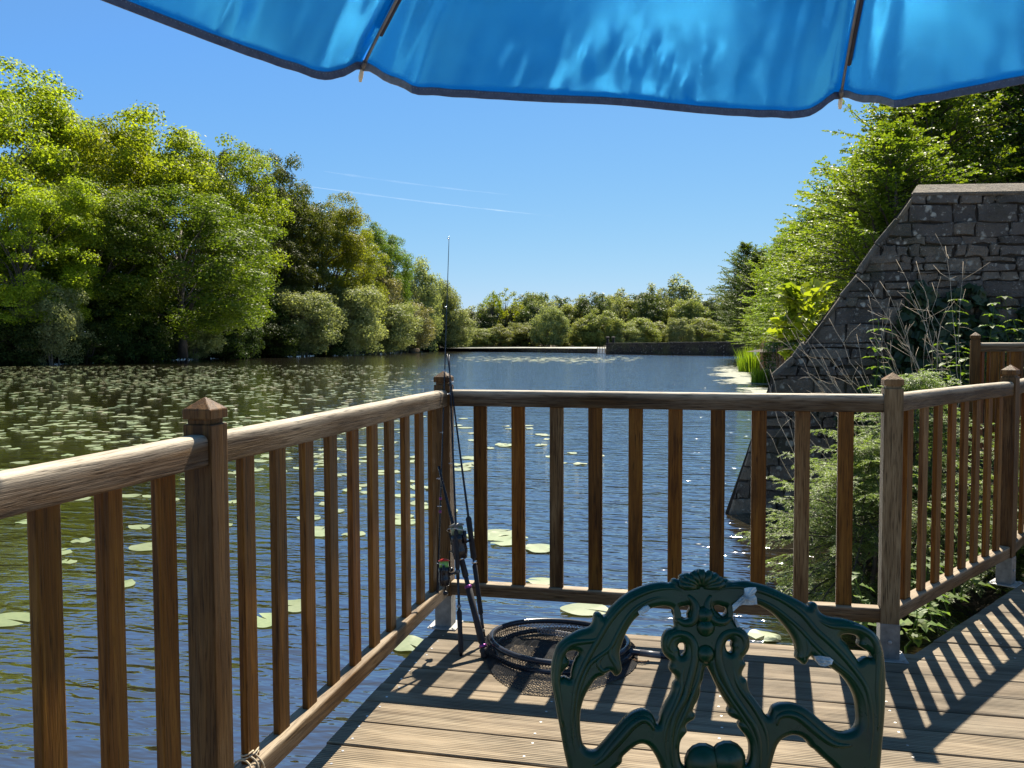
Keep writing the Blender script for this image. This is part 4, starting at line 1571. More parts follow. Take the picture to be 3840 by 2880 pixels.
for xd, lab in ((1312, 'left of two small dark sluice winches standing on the far wall'), (1326, 'right of two small dark sluice winches standing on the far wall')):
    p = wa + (wb - wa) * ((xd - 1309) / 291)
    e = empty('sluice_winch', (p[0], p[1] + .7, za))
    tag(e, lab, 'winch', 'winches on the sluice wall')
    hgt2 = z_at(xd, 725.5, p) - za
    MB().box((-.18, -.18, 0), (.18, .18, hgt2 * .62)).tube([(-.22, 0, 0), (-.1, 0, hgt2 * .6)], .05, 6).build('stand', IRON, e)
    MB().lathe([(.12, hgt2 * .62), (.34, hgt2 * .68), (.34, hgt2 * .82), (.12, hgt2 * .9), (.06, hgt2)], 12).build('gear', IRON, e)
# upper pool
V = [tuple(w1 + np.array([-30, 1.5, zw1 - WATER - .04])), tuple(w2 + np.array([12, 1.5, zw2 - WATER - .04])), tuple(lat(24, 232, zw2 - .04)), tuple(lat(-45, 228, zw1 - .04))]
pool = mesh_obj('upper_water', V, [(0, 1, 2, 3)], POOL)
tag(pool, kind='structure')

# retaining walls along the right bank, beyond the buttress
N1, N2 = lat(12.05, 40.5), lat(11.0, 15)
za_ = z_at(1664, 752, N1)
long_wall('retaining_wall', N1, N2, WATER, za_, za_ + .25, .8, 'grey stone retaining wall draped in ivy just behind the buttress', STONE, (.25, .4), (.4, .8), .05, COPING, 21)
N3, N4 = lat(13.3, 44.5), lat(22.3, 76)
zb_ = z_at(1650, 742, N3)
long_wall('retaining_wall', N3, N4, WATER, zb_, z_at(1618, 741, N4), .8, 'brownish retaining wall hung with dead creeper beyond the grey one', STONE, (.25, .4), (.4, .9), .05, COPING, 23)

# ------------------------------------------------------------------ ground of the right bank
def rz_(l, d):
    """height of the bank"""
    z = .25 + .045 * (l - 6) + .25 * mnoise.noise(Vector((l * .3, d * .3, 0)))
    if d < 10: z = min(z, -.95 + (l - 2.4 - max(0, d - 6.6) * .35) * .45)
    return z


V, Fc = [], []
NI, NJ = 46, 60
for j in range(NJ):
    d = 3.2 + (10.2 - 3.2) * j / 16 if j <= 16 else 10.2 + (j - 16) ** 1.55 * .42
    l0 = 1.9 if d < 10.2 else (11.2 if d < 42 else 13.9 + (d - 44.5) * .286)
    if d < 6.3: l0 = 1.9
    for i in range(NI):
        l = l0 + (i / (NI - 1)) ** 1.7 * 90
        z = rz_(l, d)
        if d > 10.2: z = .9 + .05 * (l - 11) + .2 * mnoise.noise(Vector((l * .2, d * .2, 3)))
        if 9.4 < d < 10.6: z = min(z, .2)
        p = lat(l, d, z)
        # stay under the deck
        q = np.array([p[0] - LX, p[1]])
        side = q[0] * FD[1] - q[1] * FD[0]
        if side / FLEN > -.25 and p[1] < 4.5 and l < 9: p[2] = min(p[2], -.32)
        V.append(tuple(p))
for j in range(NJ - 1):
    for i in range(NI - 1):
        a = j * NI + i
        Fc.append((a, a + 1, a + 1 + NI, a + NI))
o = mesh_obj('bank', V, Fc, SOIL, None, True)
tag(o, kind='structure')

# ------------------------------------------------------------------ trees and plants


def unit(a):
    return a / np.maximum(np.linalg.norm(a, axis=-1, keepdims=True), 1e-9)


def leaf_cards(C, N, L, W, rg, fold=.25):
    """one bent leaf-shaped quad at each centre C with face normal N"""
    n = len(C)
    r = unit(rg.normal(size=(n, 3)))
    t = unit(np.cross(N, r))
    b = unit(np.cross(N, t))
    L = np.asarray(L).reshape(-1, 1) * np.ones((n, 1))
    W = np.asarray(W).reshape(-1, 1) * np.ones((n, 1))
    nn = unit(N)
    V = np.stack([C - t * L * .5, C + b * W * .5 + nn * W * fold - t * L * .05, C + t * L * .5, C - b * W * .5 + nn * W * fold * .6 + t * L * .05], axis=1)
    return V


def clumps_crown(seed, rx, ry, z0, z1, nblob, nleaf, leaf, squash=.75, lobes=.24, inner=.5, pw=2.2, top_bias=0.):
    """leaf cards on many overlapping clumps filling an uneven crown; crown base z0, top z1"""
    rg = np.random.default_rng(seed)
    cz, rz = (z0 + z1) / 2, (z1 - z0) / 2
    cen = []
    ph = rg.uniform(0, 6.28, 6)
    while len(cen) < nblob:
        d = unit(rg.normal(size=3))
        f = inner + (1 - inner) * rg.random() ** .6
        az = math.atan2(d[1], d[0])
        wob = 1 + .09 * math.sin(2 * az + ph[0] + 2 * d[2]) + .07 * math.sin(3 * az + ph[1] - 3 * d[2]) + .06 * math.sin(5 * az + ph[2] + 4 * d[2])
        s = np.sign(d) * np.abs(d) ** (2 / pw)
        p = np.array([s[0] * rx, s[1] * ry, s[2] * rz]) * f * wob
        p[2] += cz
        if p[2] < z0 * .6: continue
        cen.append(p)
    cen = np.array(cen)
    size = lobes * rx * rg.uniform(.55, 1.25, nblob)
    VV = []
    for c, s in zip(cen, size):
        k = int(nleaf * (s / (lobes * rx)) ** 1.6)
        d = unit(rg.normal(size=(k, 3)))
        d[:, 2] = np.where(d[:, 2] < -.55, -d[:, 2] * .7, d[:, 2])
        rr_ = s * (.35 + .75 * rg.random((k, 1)) ** .55)
        P = c + d * rr_ * np.array([1, 1, squash]) + rg.normal(size=(k, 3)) * leaf * .35
        out = unit(d * np.array([1, 1, 1.2]) + unit(c - np.array([0, 0, cz])) * .35 + rg.normal(size=(k, 3)) * .55)
        ll = leaf * rg.uniform(.6, 1.35, k)
        VV.append(leaf_cards(P, out, ll, ll * rg.uniform(.5, .8, k), rg))
    A = np.concatenate(VV)
    top = np.percentile(A[..., 2], 98.6)
    wx = max(np.percentile(abs(A[..., 0]), 96), np.percentile(abs(A[..., 1]), 96))
    fz, fx = z1 / top, rx / wx
    A = A * np.array([fx, fx, fz])
    return A, cen * np.array([fx, fx, fz])


def limbs_mesh(name, cen, height, r0, seed, every=1, trunks=1, spread=.0, sides=6):
    rg = np.random.default_rng(seed)
    mb = MB()
    stems = []
    for t in range(trunks):
        a = rg.uniform(0, 6.28)
        bx, by = spread * math.cos(a) * .35, spread * math.sin(a) * .35
        tx, ty = spread * math.cos(a), spread * math.sin(a)
        P = [(bx + (tx - bx) * f ** 1.4 + .03 * height * rg.normal() * f * .5, by + (ty - by) * f ** 1.4 + .03 * height * rg.normal() * f * .5, -.6 + (height * .8 + .6) * f) for f in np.linspace(0, 1, 8)]
        rr_ = [r0 * (1.25 if i == 0 else 1) * (1 - .8 * f) for i, f in enumerate(np.linspace(0, 1, 8))]
        mb.tube(P, rr_, 8)
        stems.append(np.array(P))
    for i, c in enumerate(cen[::every]):
        S = stems[i % trunks]
        zt = max(.18 * height, c[2] * rg.uniform(.35, .75))
        k = np.argmin(abs(S[:, 2] - zt))
        a = S[k]
        m1 = a + (c - a) * .45 + np.array([0, 0, .06 * height * rg.uniform(-.3, 1)])
        f = min(.9, max(.1, a[2] / height))
        rb = r0 * (1 - .75 * f) * rg.uniform(.28, .5)
        mb.tube([a, (a + m1) / 2 + rg.normal(size=3) * .012 * height, m1, m1 + (c - m1) * .6 + rg.normal(size=3) * .01 * height, c], [rb, rb * .8, rb * .6, rb * .4, rb * .15], sides, False)
    return mb


def tree_type(name, mat, seed, rx, ry, z0, z1, nblob, nleaf, leaf, r0, bark, trunks=1, spread=0., every=1, **kw):
    V, cen = clumps_crown(seed, rx, ry, z0, z1, nblob, nleaf, leaf, **kw)
    crown = quads_mesh('crown', V, mat)
    mb = limbs_mesh('trunk', cen, z1, r0, seed + 1, every, trunks, spread)
    me = bpy.data.meshes.new('trunk')
    me.from_pydata([tuple(v) for v in mb.V], [], mb.F)
    me.polygons.foreach_set('use_smooth', [True] * len(me.polygons))
    me.materials.append(bark)
    return (name, crown, me, z1, rx)


def plant_tree(tt, loc, sx, sz, rot, label, cat, group, mat=None, name=None):
    nm, crown, trunk, H, rx = tt
    e = empty(name or nm, tuple(loc), rot)
    e.scale = (sx, sx, sz)
    tag(e, label, cat, group)
    for part, me in (('trunk', trunk), ('crown', crown)):
        o = bpy.data.objects.new(part, me)
        COL.objects.link(o)
        o.parent = e
        if mat is not None and part == 'crown':
            o.material_slots[0].link = 'OBJECT'
            o.material_slots[0].material = mat
    return e


def stand(tt, xd, top_yd, width_d, D, label, cat, group, rot=None, base=.2, mat=None, name=None, wmul=1.):
    """set a tree so that it stands D metres ahead at xd, its top at top_yd and its crown width_d wide"""
    p = lat((xd - 1106) / 1852 * D, D, base)
    top = z_at(xd, top_yd, p)
    H = top - base
    sz = H / tt[3]
    sx = width_d / 1852 * D / (2 * tt[4]) * wmul
    return plant_tree(tt, p, sx, sz, random.uniform(0, 6.28) if rot is None else rot, label, cat, group, mat, name)


# crown meshes, about life size for their distance
T_OAK = [tree_type('oak_tree', OAK_Y, 100 + i, 7.2, 7.2, 2.5, 25, 330, 250, .25, .42, BARK, every=8, lobes=.175, squash=.9, inner=.60, pw=2.9) for i in range(3)]
T_OAK2 = [tree_type('oak_tree', OAK_G, 120 + i, 7.0, 7.0, 2.0, 22, 330, 250, .25, .38, BARK, every=8, lobes=.17, squash=.9, inner=.60, pw=2.9) for i in range(2)]
T_WIL = [tree_type('willow_bush', WILLOW, 140 + i, 4.2, 4.2, -.3, 10, 150, 260, .24, .10, BARK_L, trunks=6, spread=2.2, lobes=.25, squash=1.1, inner=.4) for i in range(3)]
T_SHR = [tree_type('dark_shrub', SHADE, 160 + i, 3.5, 3.5, -.6, 5, 70, 230, .26, .08, BARK, trunks=5, spread=2., lobes=.3) for i in range(2)]
T_FAR = [tree_type('willow_tree', FAR_L, 180 + i, 6, 6, -.4, 13, 120, 220, .42, .2, BARK_L, trunks=4, spread=2.6, lobes=.24, squash=1.0, every=2) for i in range(3)]
T_BIR = [tree_type('birch_tree', FAR_L, 190 + i, 2.6, 2.6, 2., 18, 80, 60, .42, .16, BARK_L, lobes=.30, squash=1.3, inner=.2) for i in range(2)]
T_OPEN = [tree_type('open_oak_tree', FAR_D, 200 + i, 6, 6, 6., 16, 46, 60, .5, .3, BARK, lobes=.2, inner=.75) for i in range(2)]

LB = 'trees of the wood on the left bank'
SB = 'willow bushes along the left bank'
left_trees = [
    # type, x, top, width, D, label, material
    (T_OAK[0], -40, 138, 400, 84, 'tallest yellow-green oak at the left edge of the picture', OAK_Y),
    (T_OAK[1], 165, 252, 300, 97, 'yellow-green oak just right of the tallest one', OAK_Y),
    (T_OAK2[0], 310, 276, 330, 104, 'bright green oak with the broad rounded top in the middle of the left wood', OAK_Y),
    (T_OAK[2], 440, 320, 270, 108, 'light green oak whose right side bulges out low towards the water', OAK_G),
    (T_OAK2[1], 395, 430, 330, 98, 'green oak with low hanging boughs in front of the rounded one', OAK_M),
    (T_OAK[1], 215, 420, 260, 92, 'lower green oak between the two yellow-green ones, in front', OAK_M),
    (T_OAK[2], 60, 400, 250, 82, 'yellow oak with low boughs over the pale willow at the left edge', OAK_Y),
    (T_OAK2[0], 545, 343, 190, 128, 'dark brownish-green oak behind the bulging light green one', OAK_D),
    (T_OAK2[1], 610, 398, 170, 134, 'dark olive oak right of the brownish one', OAK_D),
    (T_OAK[0], 590, 520, 170, 128, 'lower dark tree in front of the olive oak', OAK_D),
    (T_OAK[1], 690, 438, 170, 140, 'olive green tree with a smooth domed top', OAK_O),
    (T_OAK2[0], 735, 470, 160, 146, 'mustard-coloured tree next to the smooth domed one', OAK_O),
    (T_OAK[2], 805, 502, 130, 164, 'dark green oak at the right end of the tall wood', OAK_M),
    (T_OAK2[1], 838, 560, 90, 168, 'small dark green oak hanging out beside the last tall one', OAK_M),
]
for tt, x, top, wd, D, lab, mt in left_trees:
    stand(tt, x, top, wd, D + (9 if top < 395 else 2), lab, 'tree', LB, mat=mt, name='oak_tree', wmul=1.08)
left_bush = [
    (T_WIL[0], 118, 615, 118, 82, 'pale grey-green willow bush in front of the oaks near the left edge', WILLOW),
    (T_WIL[1], 415, 672, 120, 104, 'rounded grey-green willow bush at the water in the dark gap of the wood', WILLOW),
    (T_WIL[2], 650, 628, 150, 127, 'light willow bush below the olive trees', WILLOW),
    (T_WIL[0], 752, 618, 150, 138, 'palest round willow bush overhanging the water', WILLOW),
    (T_WIL[1], 805, 588, 120, 158, 'pinkish-brown willow bush under the dark green oak', WILLOW_P),
    (T_WIL[2], 830, 655, 125, 154, 'low willow bush at the water right of the palest one', WILLOW),
    (T_WIL[0], 875, 660, 110, 176, 'brownish low willow bush beside the floating log', WILLOW_P),
    (T_WIL[1], 895, 575, 105, 192, 'tall airy willow with bare twigs against the sky', WILLOW),
    (T_WIL[2], 945, 618, 95, 204, 'tall thin willow left of the rod tip', WILLOW),
    (T_WIL[0], 955, 665, 110, 205, 'low willow bush where the left bank meets the weir', WILLOW),
]
for tt, x, top, wd, D, lab, mt in left_bush:
    stand(tt, x, top, wd, D, lab, 'bush', SB, mat=mt, base=-.4, name='willow_bush')
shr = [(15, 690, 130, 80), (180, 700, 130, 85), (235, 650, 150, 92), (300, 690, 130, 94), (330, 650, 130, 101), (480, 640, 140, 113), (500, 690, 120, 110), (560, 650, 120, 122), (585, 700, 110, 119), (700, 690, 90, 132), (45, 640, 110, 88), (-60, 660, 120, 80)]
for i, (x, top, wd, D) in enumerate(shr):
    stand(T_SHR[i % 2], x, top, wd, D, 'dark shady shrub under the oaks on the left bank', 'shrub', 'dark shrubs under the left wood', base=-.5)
# the far end of the pond
FG = 'trees beyond the weir'
farr = []
rgf = random.Random(12)
front = [(1000, 705), (1035, 712), (1075, 705), (1115, 700), (1150, 706), (1225, 722), (1190, 668), (1265, 690), (1300, 675), (1345, 700), (1385, 690), (1425, 700), (1470, 690), (1515, 690), (1560, 700)]
for i, (x, top) in enumerate(front):
    small = x == 1225
    farr.append((T_FAR[i % 3], x, top, 52 if small else rgf.uniform(62, 84), 226 + rgf.uniform(0, 14), FAR_L if i % 3 else WILLOW, 'front'))
mids = [(985, 672), (1030, 676), (1065, 660), (1105, 665), (1150, 662), (1185, 655), (1230, 662), (1275, 650), (1320, 648), (1360, 652), (1400, 645), (1440, 650), (1480, 652), (1530, 655), (1575, 640)]
for i, (x, top) in enumerate(mids):
    farr.append((T_FAR[(i + 1) % 3], x, top, rgf.uniform(66, 92), 252 + rgf.uniform(0, 14), (FAR_L, FAR_D, WILLOW)[i % 3], 'mid'))
back = [(1135, 640, 0), (1160, 638, 1), (1215, 643, 0), (1255, 640, 0), (1290, 634, 0), (1340, 628, 0), (1375, 636, 0), (1412, 618, 0), (1442, 626, 0), (1505, 638, 0), (1545, 642, 0), (1020, 664, 0)]
nF = 0
ordn = ['first', 'second', 'third', 'fourth', 'fifth', 'sixth', 'seventh', 'eighth', 'ninth', 'tenth', 'eleventh', 'twelfth', 'thirteenth', 'fourteenth', 'fifteenth']
cnt = {}
for tt, x, top, wd, D, mt, row in farr:
    k = cnt.get(row, 0)
    cnt[row] = k + 1
    where = {'front': 'rounded willow in the front row beyond the weir', 'mid': 'willow in the second row beyond the weir'}[row]
    stand(tt, x, top, wd, D, f'{ordn[k]} from the left, {where}', 'tree', FG, base=-.3, mat=mt, name='willow_tree')
for i, (x, top, kind) in enumerate(back):
    stand(T_BIR[i % 2] if not kind else T_FAR[1], x, top, 46 if not kind else 60, 285 + rgf.uniform(0, 12), f'{ordn[i]} from the left of the taller slender trees behind the far willows', 'tree', FG, base=.5, mat=FAR_L if i % 2 else FAR_D, name='birch_tree')
stand(T_BIR[0], 1330, 640, 70, 290, 'broad slender-stemmed tree behind the sluice winches', 'tree', FG, base=.5, mat=FAR_L, name='birch_tree')
stand(T_BIR[1], 1472, 598, 62, 270, 'tallest sparse grey-green birch on the far skyline', 'tree', FG, base=.5, mat=WILLOW, name='birch_tree')
stand(T_OPEN[0], 1092, 628, 78, 258, 'open-crowned oak with bare boughs standing out on the far skyline', 'tree', FG, base=.5, mat=OAK_O, name='oak_tree')
stand(T_OPEN[1], 1062, 632, 50, 256, 'small yellowish oak just left of the open-crowned one', 'tree', FG, base=.5, mat=OAK_G, name='oak_tree')
stand(T_OPEN[0], 1165, 638, 55, 262, 'dark open tree on the far skyline right of the open-crowned oak', 'tree', FG, base=.5, mat=FAR_D, name='oak_tree')


def spray_tree(seed, H, rad, nbr, tw_step, tw_len, leaf_l, leaf_w, per_twig, up=(.15, .7), droop=.25, zmin=.08, lean=(0, 0), r0=.12, trunks=1, flat=.5, start=.2, az_bias=None, tipup=.0, needle=False):
    """branches arching from the stems, side twigs along them, a leaf at each node: light layered sprays"""
    rg = np.random.default_rng(seed)
    LV = []
    mb = MB()
    for t in range(trunks):
        a = rg.uniform(0, 6.28)
        sp_ = .0 if trunks == 1 else H * .12
        mb.tube([(sp_ * math.cos(a) * f + lean[0] * f * H, sp_ * math.sin(a) * f + lean[1] * f * H, -.4 + (H + .2) * f * .80) for f in np.linspace(0, 1, 7)], [r0 * (1 - .85 * f) for f in np.linspace(0, 1, 7)], 8)
    for b in range(nbr):
        f = zmin + (1 - zmin) * rg.random() ** .9
        z = f * H * .97
        az = rg.uniform(0, 6.28) if az_bias is None or rg.random() > .6 else az_bias + rg.normal() * .7
        L = rad(f) * rg.uniform(.65, 1.12)
        el = rg.uniform(*up)
        d = np.array([math.cos(az) * math.cos(el), math.sin(az) * math.cos(el), math.sin(el)])
        p = np.array([lean[0] * f * H, lean[1] * f * H, z])
        n = max(5, int(L / tw_step))
        P = [p]
        step = L / n
        for i in range(n):
            d = unit(d + np.array([0, 0, -droop / n + tipup * (i / n) / n]) + rg.normal(size=3) * .06)
            P.append(P[-1] + d * step)
        P = np.array(P)
        rb = .018 * H ** .5 * L / 2.
        mb.tube(P[::2] if n > 8 else P, list(np.linspace(min(rb, r0 * .5), .003, len(P[::2] if n > 8 else P))), 5, False)
        T = unit(np.gradient(P, axis=0))
        for i in range(max(1, int(start * n)), n + 1):
            side = unit(np.cross(T[i], np.array([0, 0, 1.]) + rg.normal(size=3) * .15))
            upv = unit(np.cross(side, T[i]))
            tl = tw_len * (1.15 - .75 * i / n) * rg.uniform(.6, 1.25)
            for sgn in (-1, 1):
                td = unit(T[i] * rg.uniform(.5, 1.) + side * sgn * rg.uniform(.7, 1.1) + np.array([0, 0, rg.uniform(-.35, .25)]))
                k = per_twig
                s = (np.arange(k) + rg.random(k) * .6) / k
                Q = P[i] + td * (tl * s)[:, None] + np.array([0, 0, -1.]) * (droop * .3 * tl * s ** 2)[:, None]
                # leaves alternate on both sides of the twig
                ls = unit(np.cross(td, upv))
                sg = np.where(np.arange(k) % 2, 1., -1.)[:, None]
                ld = unit(td * .75 + ls * sg * .8 + rg.normal(size=(k, 3)) * .22)
                nn = unit(upv + rg.normal(size=(k, 3)) * flat)
                wv = unit(np.cross(nn, ld))
                nn = np.cross(ld, wv)
                LL = (leaf_l * rg.uniform(.65, 1.2, k))[:, None]
                WW = (leaf_w * rg.uniform(.7, 1.2, k))[:, None]
                base = Q
                LV.append(np.stack([base, base + ld * LL * .45 + wv * WW * .5 + nn * WW * .18, base + ld * LL - nn * LL * .12, base + ld * LL * .45 - wv * WW * .5 + nn * WW * .18], axis=1))
    return np.concatenate(LV), mb


def spray_type(name, mat, bark, **kw):
    V, mb = spray_tree(**kw)
    crown = quads_mesh('crown', V, mat)
    me = bpy.data.meshes.new('trunk')
    me.from_pydata([tuple(v) for v in mb.V], [], mb.F)
    me.polygons.foreach_set('use_smooth', [True] * len(me.polygons))
    me.materials.append(bark)
    return (name, crown, me, kw['H'], kw['rad'](.35))


dome = lambda f: 3.6 * max(.12, (1 - abs(f - .35) ** 1.7 * 1.9))
T_HORN = [spray_type('hornbeam_tree', HORN, BARK, seed=300 + i, H=9., rad=dome, nbr=290, tw_step=.18, tw_len=.55, leaf_l=.095, leaf_w=.068, per_twig=8, up=(.10, .95), droop=.45, trunks=3, r0=.10, start=.12, flat=1.15, tipup=.5) for i in range(2)]
RG = 'hornbeam trees behind the buttress'
toPond = YAW + math.pi       # branches reach out over the water


def stand_l(tt, l, D, H, rx, label, mat, group=RG, rot=0., base=.8):
    return plant_tree(tt, lat(l, D, base), rx / tt[4], H / tt[3], rot, label, 'tree', group, mat, 'hornbeam_tree')


stand_l(T_HORN[0], 7.7, 17.5, 4.9, 2.5, 'bright hornbeam leaning out over the sloping edge of the buttress', HORN, rot=.4)
stand_l(T_HORN[1], 9.9, 20.5, 7.2, 3.2, 'tall bright hornbeam whose top reaches the parasol hem', HORN, rot=2.)
stand_l(T_HORN[0], 13.4, 21.5, 9.0, 4.6, 'dark hornbeam above the top coping of the buttress', HORN_D, rot=3.)
stand_l(T_HORN[1], 16.5, 25.0, 10.4, 5.2, 'tallest dark hornbeam at the right edge of the picture', HORN_D, rot=4.2)
stand_l(T_HORN[0], 9.6, 22.5, 4.9, 2.8, 'lower hornbeam filling in behind the bright leaning one', HORN, rot=5.)
stand_l(T_HORN[1], 11.4, 28, 6.6, 3.0, 'hornbeam further back along the bank with feathery left side', HORN, rot=1.1)
stand_l(T_HORN[0], 13.8, 39, 6.6, 3.3, 'hornbeam over the ivy-clad retaining wall', HORN, rot=2.2)
stand_l(T_HORN[1], 16.6, 50, 7.4, 3.1, 'hornbeam over the brownish retaining wall', HORN, rot=.2)
stand_l(T_HORN[0], 20.0, 63, 8.4, 3.7, 'hornbeam near the far end of the retaining wall', HORN, rot=3.1)
stand_l(T_HORN[1], 24.8, 86, 9.8, 4.4, 'darker hornbeam beyond the retaining wall', HORN_D, rot=4.1)
stand_l(T_HORN[0], 30.4, 112, 13.5, 5.2, 'last dark hornbeam at the right end of the sluice wall', HORN_M, rot=5.3)
stand_l(T_HORN[1], 38, 122, 14., 6., 'hornbeam standing behind the last dark one', HORN_D, rot=1.3)
stand_l(T_HORN[0], 16.5, 32, 11., 4.6, 'tall hornbeam in the second row behind the buttress', HORN, rot=.9)
stand_l(T_HORN[1], 21.5, 46, 12., 5., 'tall hornbeam in the second row above the retaining walls', HORN, rot=2.9)

for l, d, H, rx, lab in ((14.6, 43.5, 3.4, 2.2, 'low hornbeam bush over the end of the grey retaining wall'),
                         (17.0, 53, 4.0, 2.6, 'low hornbeam bush above the middle of the brownish retaining wall'),
                         (19.4, 61, 4.6, 2.9, 'low hornbeam bush near the far end of the brownish retaining wall'),
                         (22.6, 74, 5.5, 3.4, 'hornbeam bush where the brownish retaining wall ends'),
                         (26.2, 91, 6.5, 3.8, 'hornbeam bush on the bank beyond the retaining walls'),
                         (31.5, 108, 8., 5., 'broad hornbeam bush at the right end of the sluice wall')):
    e = stand_l(T_HORN[0] if d % 2 < 1 else T_HORN[1], l, d, H, rx, lab, HORN, group='hornbeam bushes along the right bank', rot=l, base=.1)
    e.name = 'hornbeam_bush'
    e['category'] = 'bush'

# ------------------------------------------------------------------ lily pads
def pad_mesh(seed, notch=.32, wav=.03, tilt=0.):
    rg = np.random.default_rng(seed)
    n = 26
    V = [(0, 0, .004)]
    a0 = rg.uniform(0, 6.28)
    for rr_, zz in ((.55, .003), (1., .0)):
        for i in range(n + 1):
            a = a0 + notch / 2 + (2 * math.pi - notch) * i / n
            e = rr_ * (1 + wav * math.sin(3 * a + seed) + wav * .7 * math.sin(7 * a))
            zz2 = zz + (.012 * max(0, math.sin(2 * a + seed * 2)) ** 3 if rr_ == 1. else 0)
            V.append((e * math.cos(a) * .5 * 1.12, e * math.sin(a) * .5 * .92, zz2))
    Fc = []
    for i in range(n):
        Fc.append((0, 1 + i, 2 + i))
        Fc.append((1 + i, n + 2 + i, n + 3 + i, 2 + i))
    return V, Fc


pads = []
for i in range(6):
    V, Fc = pad_mesh(40 + i, rng.uniform(.2, .5), rng.uniform(.015, .05))
    me = bpy.data.meshes.new('lily_pad')
    me.from_pydata(V, [], Fc)
    me.polygons.foreach_set('use_smooth', [True] * len(me.polygons))
    me.materials.append(PAD)
    pads.append((me, V, Fc))


def pix(p):          # where a point appears in the photograph
    d = np.array(p) - CAM
    z = d @ FW
    return ((1920 + F * (d @ RT) / z) / K, (1440 - F * (d @ UP) / z) / K, z)


named = [((1262, 1316), .27, 'large speckled lily pad just below the lower rail of the front railing'),
         ((885, 1392), .22, 'green lily pad touching the left edge of the deck'),
         ((14, 1338), .30, 'big yellow-green lily pad at the left edge of the picture, between the first balusters'),
         ((1170, 1255), .2, 'lily pad peeping over the lower rail between two front balusters'),
         ((1652, 1374), .17, 'small lily pad in the shallow brown water beside the worn grey post'),
         ((1078, 1157), .33, 'big pale lily pad in the patch by the corner of the front railing'),
         ((1163, 1184), .26, 'flat pale lily pad just right of the corner patch'),
         ((266, 1262), .17, 'single small lily pad behind the left railing, near the second baluster'),
         ((175, 1168), .17, 'small lily pad low on the left between two balusters, below a row of pads'),
         ((302, 1138), .2, 'lily pad beside the tall left post')]
for (x, y), dia, lab in named:
    me = pads[rng.integers(6)][0]
    o = bpy.data.objects.new('lily_pad', me)
    o.location = on_z(x, y, WATER + .010)
    o.scale = (dia * 1.15, dia * 1.15, 1)
    o.rotation_euler = (0, 0, rng.uniform(0, 6.28))
    COL.objects.link(o)
    tag(o, lab, 'lily pad', 'lily pads on the pond')

cand = []
rp = np.random.default_rng(77)


def try_pad(l, d, s):
    p = lat(l, d, WATER + .008)
    x, y, z = pix(p)
    if 0 < x + 60 < 2330 and y < 1690: cand.append((s / z, p, s, x, y))


# the broad lily bed on the left, thinning towards the open middle
for _ in range(5200):
    d = 5.5 + 70 * rp.random() ** .8
    l = -.62 * d + rp.random() * d * .62
    x = 1106 + 1852 * l / d
    cl_ = mnoise.noise(Vector((l * .22, d * .16, 3.3))) + .5 * mnoise.noise(Vector((l * .8, d * .5, 9)))
    lim = 800 + 110 * min(1, d / 40) + 120 * cl_
    if x > lim: continue
    dens = .62 + .7 * cl_
    if d < 16: dens *= .12 + .035 * d
    if x > 600: dens *= .75
    if rp.random() > dens: continue
    try_pad(l, d, rp.uniform(.16, .31))
# scattered patches in front of the railing
for (cx, cy_, rx_, ry_, n) in ((1000, 905, 60, 30, 9), (1120, 925, 90, 22, 9), (1230, 985, 60, 14, 5), (1080, 960, 80, 16, 6), (1010, 1010, 40, 30, 6), (1080, 1160, 45, 12, 6), (1165, 1180, 20, 8, 2), (1140, 940, 60, 20, 5), (860, 900, 60, 22, 14), (800, 1020, 110, 60, 20), (700, 1130, 80, 50, 5), (900, 1080, 60, 60, 10)):
    for _ in range(n):
        p = on_z(cx + rp.normal() * rx_ * .6, cy_ + rp.normal() * ry_ * .6, WATER + .008)
        x, y, z = pix(p)
        cand.append((.25 / z, p, rp.uniform(.18, .32), x, y))
# the far patch before the weir
for _ in range(520):
    x = rp.normal() * 150 + 1190
    y = 776 + rp.normal() * 3.6 - .012 * abs(x - 1190)
    if not (985 < x < 1385) or y < 769: continue
    p = on_z(x, y, WATER + .01)
    cand.append((.3 / 100, p, rp.uniform(.4, .8), x, y))
cand.sort(key=lambda c: -c[0] * (1 if -5 < c[3] < 2217 and c[4] < 1660 else .0))
keep = []
for c in cand:
    if all(abs(c[1][0] - k[1][0]) > .11 or abs(c[1][1] - k[1][1]) > .11 for k in keep[-500:]): keep.append(c)
LABP = 'one of many pale lily pads floating in the left half of the pond'
GP = 'lily pads on the pond'
for c in keep[:285]:
    me = pads[int(rp.integers(6))][0]
    o = bpy.data.objects.new('lily_pad', me)
    o.location = c[1] + np.array([0, 0, rp.uniform(0, .005)])
    o.scale = (c[2], c[2] * rp.uniform(.85, 1.1), 1)
    o.rotation_euler = (0, 0, rp.uniform(0, 6.28))
    COL.objects.link(o)
    tag(o, LABP if c[3] < 955 else 'one of the pale lily pads scattered beyond the front railing', 'lily pad', GP if c[3] < 955 else 'lily pads beyond the front railing')
mb = MB()
for c in keep[285:]:
    n = 10
    a0_ = rp.uniform(0, 6.28)
    s = c[2] * .5
    V = [(c[1][0] + s * math.cos(a0_ + t) * (1 + .1 * math.sin(3 * t)), c[1][1] + s * .95 * math.sin(a0_ + t), c[1][2] + rp.uniform(0, .012)) for t in np.linspace(.2, 6.0, n)]
    mb.add(V, [tuple(range(n))])
o = mb.build('lily_pads', PAD)
tag(o, 'bed of small distant lily pads spread over the pond', 'lily pads', None, 'stuff')

